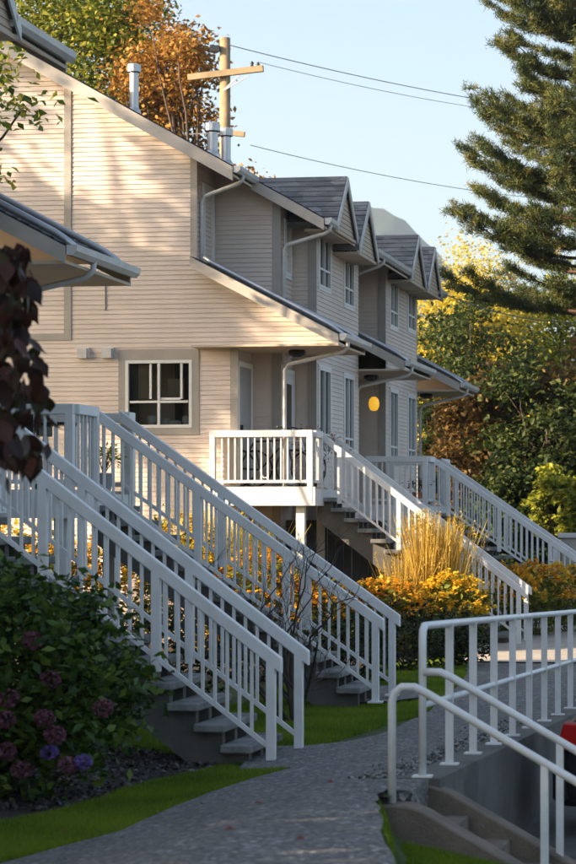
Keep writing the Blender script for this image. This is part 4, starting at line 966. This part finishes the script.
# grey pillar at the right edge behind the highest stairs
c = P(571, 545, 47.6)
G_ = thing('gate_pillar', 'grey pillar with a flat cap behind the highest stair rail', 'pillar', (c.x, 47.6, 0))
MB().box(c.x - .19, c.x + .19, 47.4, 47.8, 0, c.z + .15).build('shaft', M['trim'], G_, bevel=.01); MB().box(c.x - .26, c.x + .26, 47.33, 47.87, c.z + .152, c.z + .26).build('cap', M['gutter'], G_, bevel=.015)

# ---------------------------------------------------------------- utility pole and wires
Yp = 57.0; t0 = P(225, 38, Yp)
U = thing('utility_pole', 'wooden utility pole with cross-arm behind the roof', 'utility pole', (t0.x, Yp, 0))
MB().tube([(t0.x, Yp, 0), (t0.x, Yp, t0.z)], [.17, .14], 14).build('pole', M['wood'], U, smooth=True)
ca, cb = P(190, 79, Yp), P(265, 70, Yp)
arm = MB().beam((ca.x, Yp - .2, ca.z), (cb.x, Yp - .2, cb.z), .12, .16).build('cross_arm', M['wood'], U)
for px, pyy in ((252, 64), (258, 65), (200, 70)):
    q = P(px, pyy, Yp - .2); MB().lathe([(.02, -.1), (.05, -.06), (.03, -.02), (.055, .02), (.02, .07)], tuple(q), 10).build('insulator', M['insul'], arm, smooth=True)
for px in (248, 238): q = P(px, 75, Yp - .3); MB().beam((q.x, Yp - .22, q.z), (t0.x, Yp - .18, P(225, 92, Yp).z), .03, .03).build('brace', M['steel'], arm)
q = P(218, 50, Yp); MB().box(q.x - .16, q.x + .1, Yp - .24, Yp - .12, q.z - .08, q.z + .08).build('bracket', M['darkmetal'], U)
q = P(232, 134, Yp); MB().beam((q.x - .3, Yp - .22, q.z + .03), (q.x + .4, Yp - .22, q.z - .06), .1, .13).build('lower_arm', M['wood'], U)
def wire(label, a, b, sag, r=.014):
    a, b = Vector(a), Vector(b); pts = [a.lerp(b, k / 24) - Vector((0, 0, sag * 4 * (k / 24) * (1 - k / 24))) for k in range(25)]
    MB().tube(pts, r, 5).build('power_line', M['wire'], None, tuple(a), label=label, cat='wire', group='overhead power lines')
wire('overhead wire from the top of the utility pole across the sky', P(229, 45, Yp - .1), P(640, 121, 72), .25, .012)
wire('overhead wire running just under the topmost one', P(258, 62, Yp - .2), P(640, 124, 73), .3, .008)
wire('lower overhead wire crossing the sky above the dormers', P(250, 145, Yp - .2), P(620, 204, 74), .3, .010)
wire('short wire leading left from the pole behind the orange maple', P(222, 132, Yp), P(60, 112, 70), .3, .012)
wire('thin sagging cable from the last dormer gutter to the pine', P(437, 291, 51.0), P(600, 322, 55), .25, .014)

# ---------------------------------------------------------------- lawns: real blades where the lawn shows
def inpoly(x, y, poly):
    c_ = np.zeros(len(x), bool); j = len(poly) - 1
    for i in range(len(poly)):
        xi, yi = poly[i]; xj, yj = poly[j]
        hit = ((yi > y) != (yj > y)) & (x < (xj - xi) * (y - yi) / (yj - yi + 1e-12) + xi); c_ ^= hit; j = i
    return c_
def blades(label_area, n, h, seed, avoid):
    r = np.random.default_rng(seed); x0 = min(p[0] for p in label_area); x1 = max(p[0] for p in label_area); y0 = min(p[1] for p in label_area); y1 = max(p[1] for p in label_area)
    x = r.uniform(x0, x1, n * 3); y = r.uniform(y0, y1, n * 3); k = inpoly(x, y, label_area)
    for a in avoid: k &= ~inpoly(x, y, a)
    x, y = x[k][:n], y[k][:n]; x = x + np.clip(r.normal(size=len(x)), -2, 2) * .022; y = y + np.clip(r.normal(size=len(y)), -2, 2) * .03; z = np.array([gz(a, b) for a, b in zip(x, y)]); n = len(x)
    B = np.stack([x, y, z], 1); a = r.uniform(0, 6.283, n); H = h * r.uniform(.5, 1.15, n); ln = r.uniform(.05, .6, n) * H
    T = B + np.stack([np.cos(a) * ln, np.sin(a) * ln, H], 1); s_ = np.stack([-np.sin(a), np.cos(a), np.zeros(n)], 1) * .004
    V = np.stack([B - s_, B + s_, T], 1).reshape(-1, 3)
    return V, np.repeat(np.clip(r.normal(.45, .25, n), 0, 1), 3)
AV = [PATH, PAD_A, PAD_B, BED]
areas = [([gp(-60, 860), gp(-60, 815), gp(100, 790), gp(220, 762), gp(310, 765), gp(200, 800), gp(118, 838)], 90000, .05),
         ([gp(250, 755), gp(250, 690), gp(330, 672), gp(430, 655), gp(480, 650), gp(480, 672), gp(430, 708), gp(300, 750)], 130000, .05),
         ([gp(60, 745), gp(60, 700), gp(330, 700), gp(330, 742), gp(250, 760)], 60000, .05),
         ([(lawn_edge(12.2) + .03, 12.2), (-1.2, 12.2), (-1.2, 14.66), (lawn_edge(14.66) + .06, 14.66)], 80000, .05)]
VV = []; RR = []
for i, (ar, n, h) in enumerate(areas):
    V, R_ = blades(ar, n, h, 300 + i, AV if i < 3 else [PATH]); VV.append(V); RR.append(np.clip(R_ + np.repeat(.28 * np.sin(V[::3, 0] * 3.1 + 2 * np.sin(V[::3, 1] * 1.7)) * np.sin(V[::3, 1] * 2.3 + V[::3, 0]), 3), 0, 1))
V = np.concatenate(VV); link('grass', tri_mesh('grass', V, np.arange(len(V)).reshape(-1, 3), M['grass'], np.concatenate(RR)), None, (0, 0, 0), 'short green lawn grass along the path and between the stairs', 'grass', None, 'stuff')
# foreground lawn bank between the near step wall and the camera
sheet('lawn_bank', wob([(-3.25, 12.3), (-.2, 12.3), (-.2, 14.79), (-3.25, 14.79)], .0, .5), M['lawn'], .02, kind='structure') if False else None

# loose stones and fallen leaves
r = random.Random(12)
st = MB().lathe([(.3, -.35), (.8, -.2), (1, .05), (.75, .35), (.3, .5)], (0, 0, 0), 7).mesh('stone', M['tread'])
for k in range(26):
    if k < 18: y = r.uniform(15.9, 23.5); x = RX(y) - r.uniform(.16, .42)
    else: q = G(r.uniform(120, 235), r.uniform(762, 774), 0); x, y = q.x, q.y
    o = link('stone', st, None, (x, y, gz(x, y) + .02), 'small loose grey stone beside the feet of the pipe railing' if k < 18 else 'small grey stone in the bed at the foot of the hydrangea stairs', 'stone', 'loose stones along the railing' if k < 18 else 'loose stones in the bed'); s_ = r.uniform(.015, .04); o.scale = (s_ * r.uniform(.8, 1.5), s_, s_ * .7); o.rotation_euler = (r.uniform(-.4, .4), r.uniform(-.4, .4), r.uniform(0, 6))
C_ = [];
while len(C_) < 2600:
    q = G(r.uniform(-40, 235), r.uniform(742, 812), 0)
    if inpoly(np.array([q.x]), np.array([q.y]), BED)[0]: C_.append((q.x, q.y, .012 + r.uniform(0, .012)))
C2 = []
for k in range(1500):
    y = 15.9 + 7 * r.random() ** 1.5; x = RX(y) - .13 - abs(r.gauss(0, .16)); C2.append((x, y, gz(x, y) + .036))
link('pebbles', leaves_mesh('pebbles', np.array(C2), .035, leaf_mat('pale_pebble', [(.10, .10, .098), (.2, .2, .195), (.34, .335, .33)], 0, .8), .8, .8, 0, 78, .5, .5), None, (0, 0, 0), 'pale grey gravel scattered along the feet of the pipe railing', 'gravel', None, 'stuff')
link('pebbles', leaves_mesh('pebbles', np.array(C_), .045, leaf_mat('pebble', [(.03, .028, .026), (.07, .068, .066), (.13, .128, .125)], 0, .8), .8, .6, 0, 77, .5, .5), None, (0, 0, 0), 'grey pebbles and bark litter in the bed beside the hydrangea stairs', 'pebbles', None, 'stuff')
fm = MB().add([(-.5, 0, 0), (-.15, -.4, .1), (.3, -.3, .05), (.55, 0, .12), (.25, .35, .04), (-.2, .38, .12)], [(0,1,2,3), (0,3,4,5)]).mesh('fallen_leaf', mat('fallen_leaf', (.16, .035, .02), .7, .3, 9))
for px, pyy in ((259, 813), (60, 818), (65, 831), (118, 826), (160, 813), (203, 806), (20, 838), (330, 790), (90, 836), (230, 845), (300, 850), (370, 730)):
    q = G(px, pyy, .08); z = gz(q.x, q.y); q = G(px, pyy, z + .03)
    o = link('fallen_leaf', fm, None, (q.x, q.y, gz(q.x, q.y) + .03), 'fallen reddish leaf lying on the grey path' if pyy in (813, 790, 845, 850) and px > 200 else 'fallen reddish leaf lying on the grass strip or its edge', 'leaf', 'fallen leaves on the path' if pyy in (813, 790, 845, 850) and px > 200 else 'fallen leaves on the grass'); o.scale = (.075, .06, .08); o.rotation_euler = (.1, .1, r.uniform(0, 6))

# ---------------------------------------------------------------- mountain and air
def mountain():
    r = np.random.default_rng(2); D = 2600; v = []; f = []; NX, NY = 70, 14
    crest = [(200, 300), (300, 235), (350, 203), (368, 204), (382, 210), (398, 215), (415, 231), (440, 256), (480, 294), (540, 340), (620, 380), (760, 420), (900, 440)]
    for j in range(NY):
        t = j / (NY - 1)
        for i in range(NX):
            px = 180 + 740 * i / (NX - 1); yy = np.interp(px, [c_[0] for c_ in crest], [c_[1] for c_ in crest]) + (2.0 * math.sin(px * .31) + 1.4 * math.sin(px * .83 + 1)) * (px > 300)
            c_ = P(px, yy, D); h = c_.z * (1 - t) ** 1.2 + (0 if t in (0, 1) else r.normal() * 9)
            v.append((c_.x, D - t * 900, max(h, -2 if t < 1 else -3)))
    for j in range(NY - 1):
        for i in range(NX - 1): f.append((j*NX+i, j*NX+i+1, (j+1)*NX+i+1, (j+1)*NX+i))
    m = MB(); m.v = v; m.f = f; m.build('mountain', M['far'], smooth=True, kind='structure')
mountain()

def haze():
    m = bpy.data.materials.new('haze'); m.use_nodes = True; t = m.node_tree; t.nodes.remove(t.nodes['Principled BSDF'])
    v = t.nodes.new('ShaderNodeVolumePrincipled'); v.inputs['Color'].default_value = (.66, .82, 1, 1); v.inputs['Density'].default_value = .00017; v.inputs['Anisotropy'].default_value = .2
    t.links.new(v.outputs[0], t.nodes['Material Output'].inputs['Volume'])
    MB().box(-4050, 4050, -350, 5250, -2.6, 700).build('haze', m, kind='stuff', label='pale bluish autumn haze in the air', cat='haze')
haze()
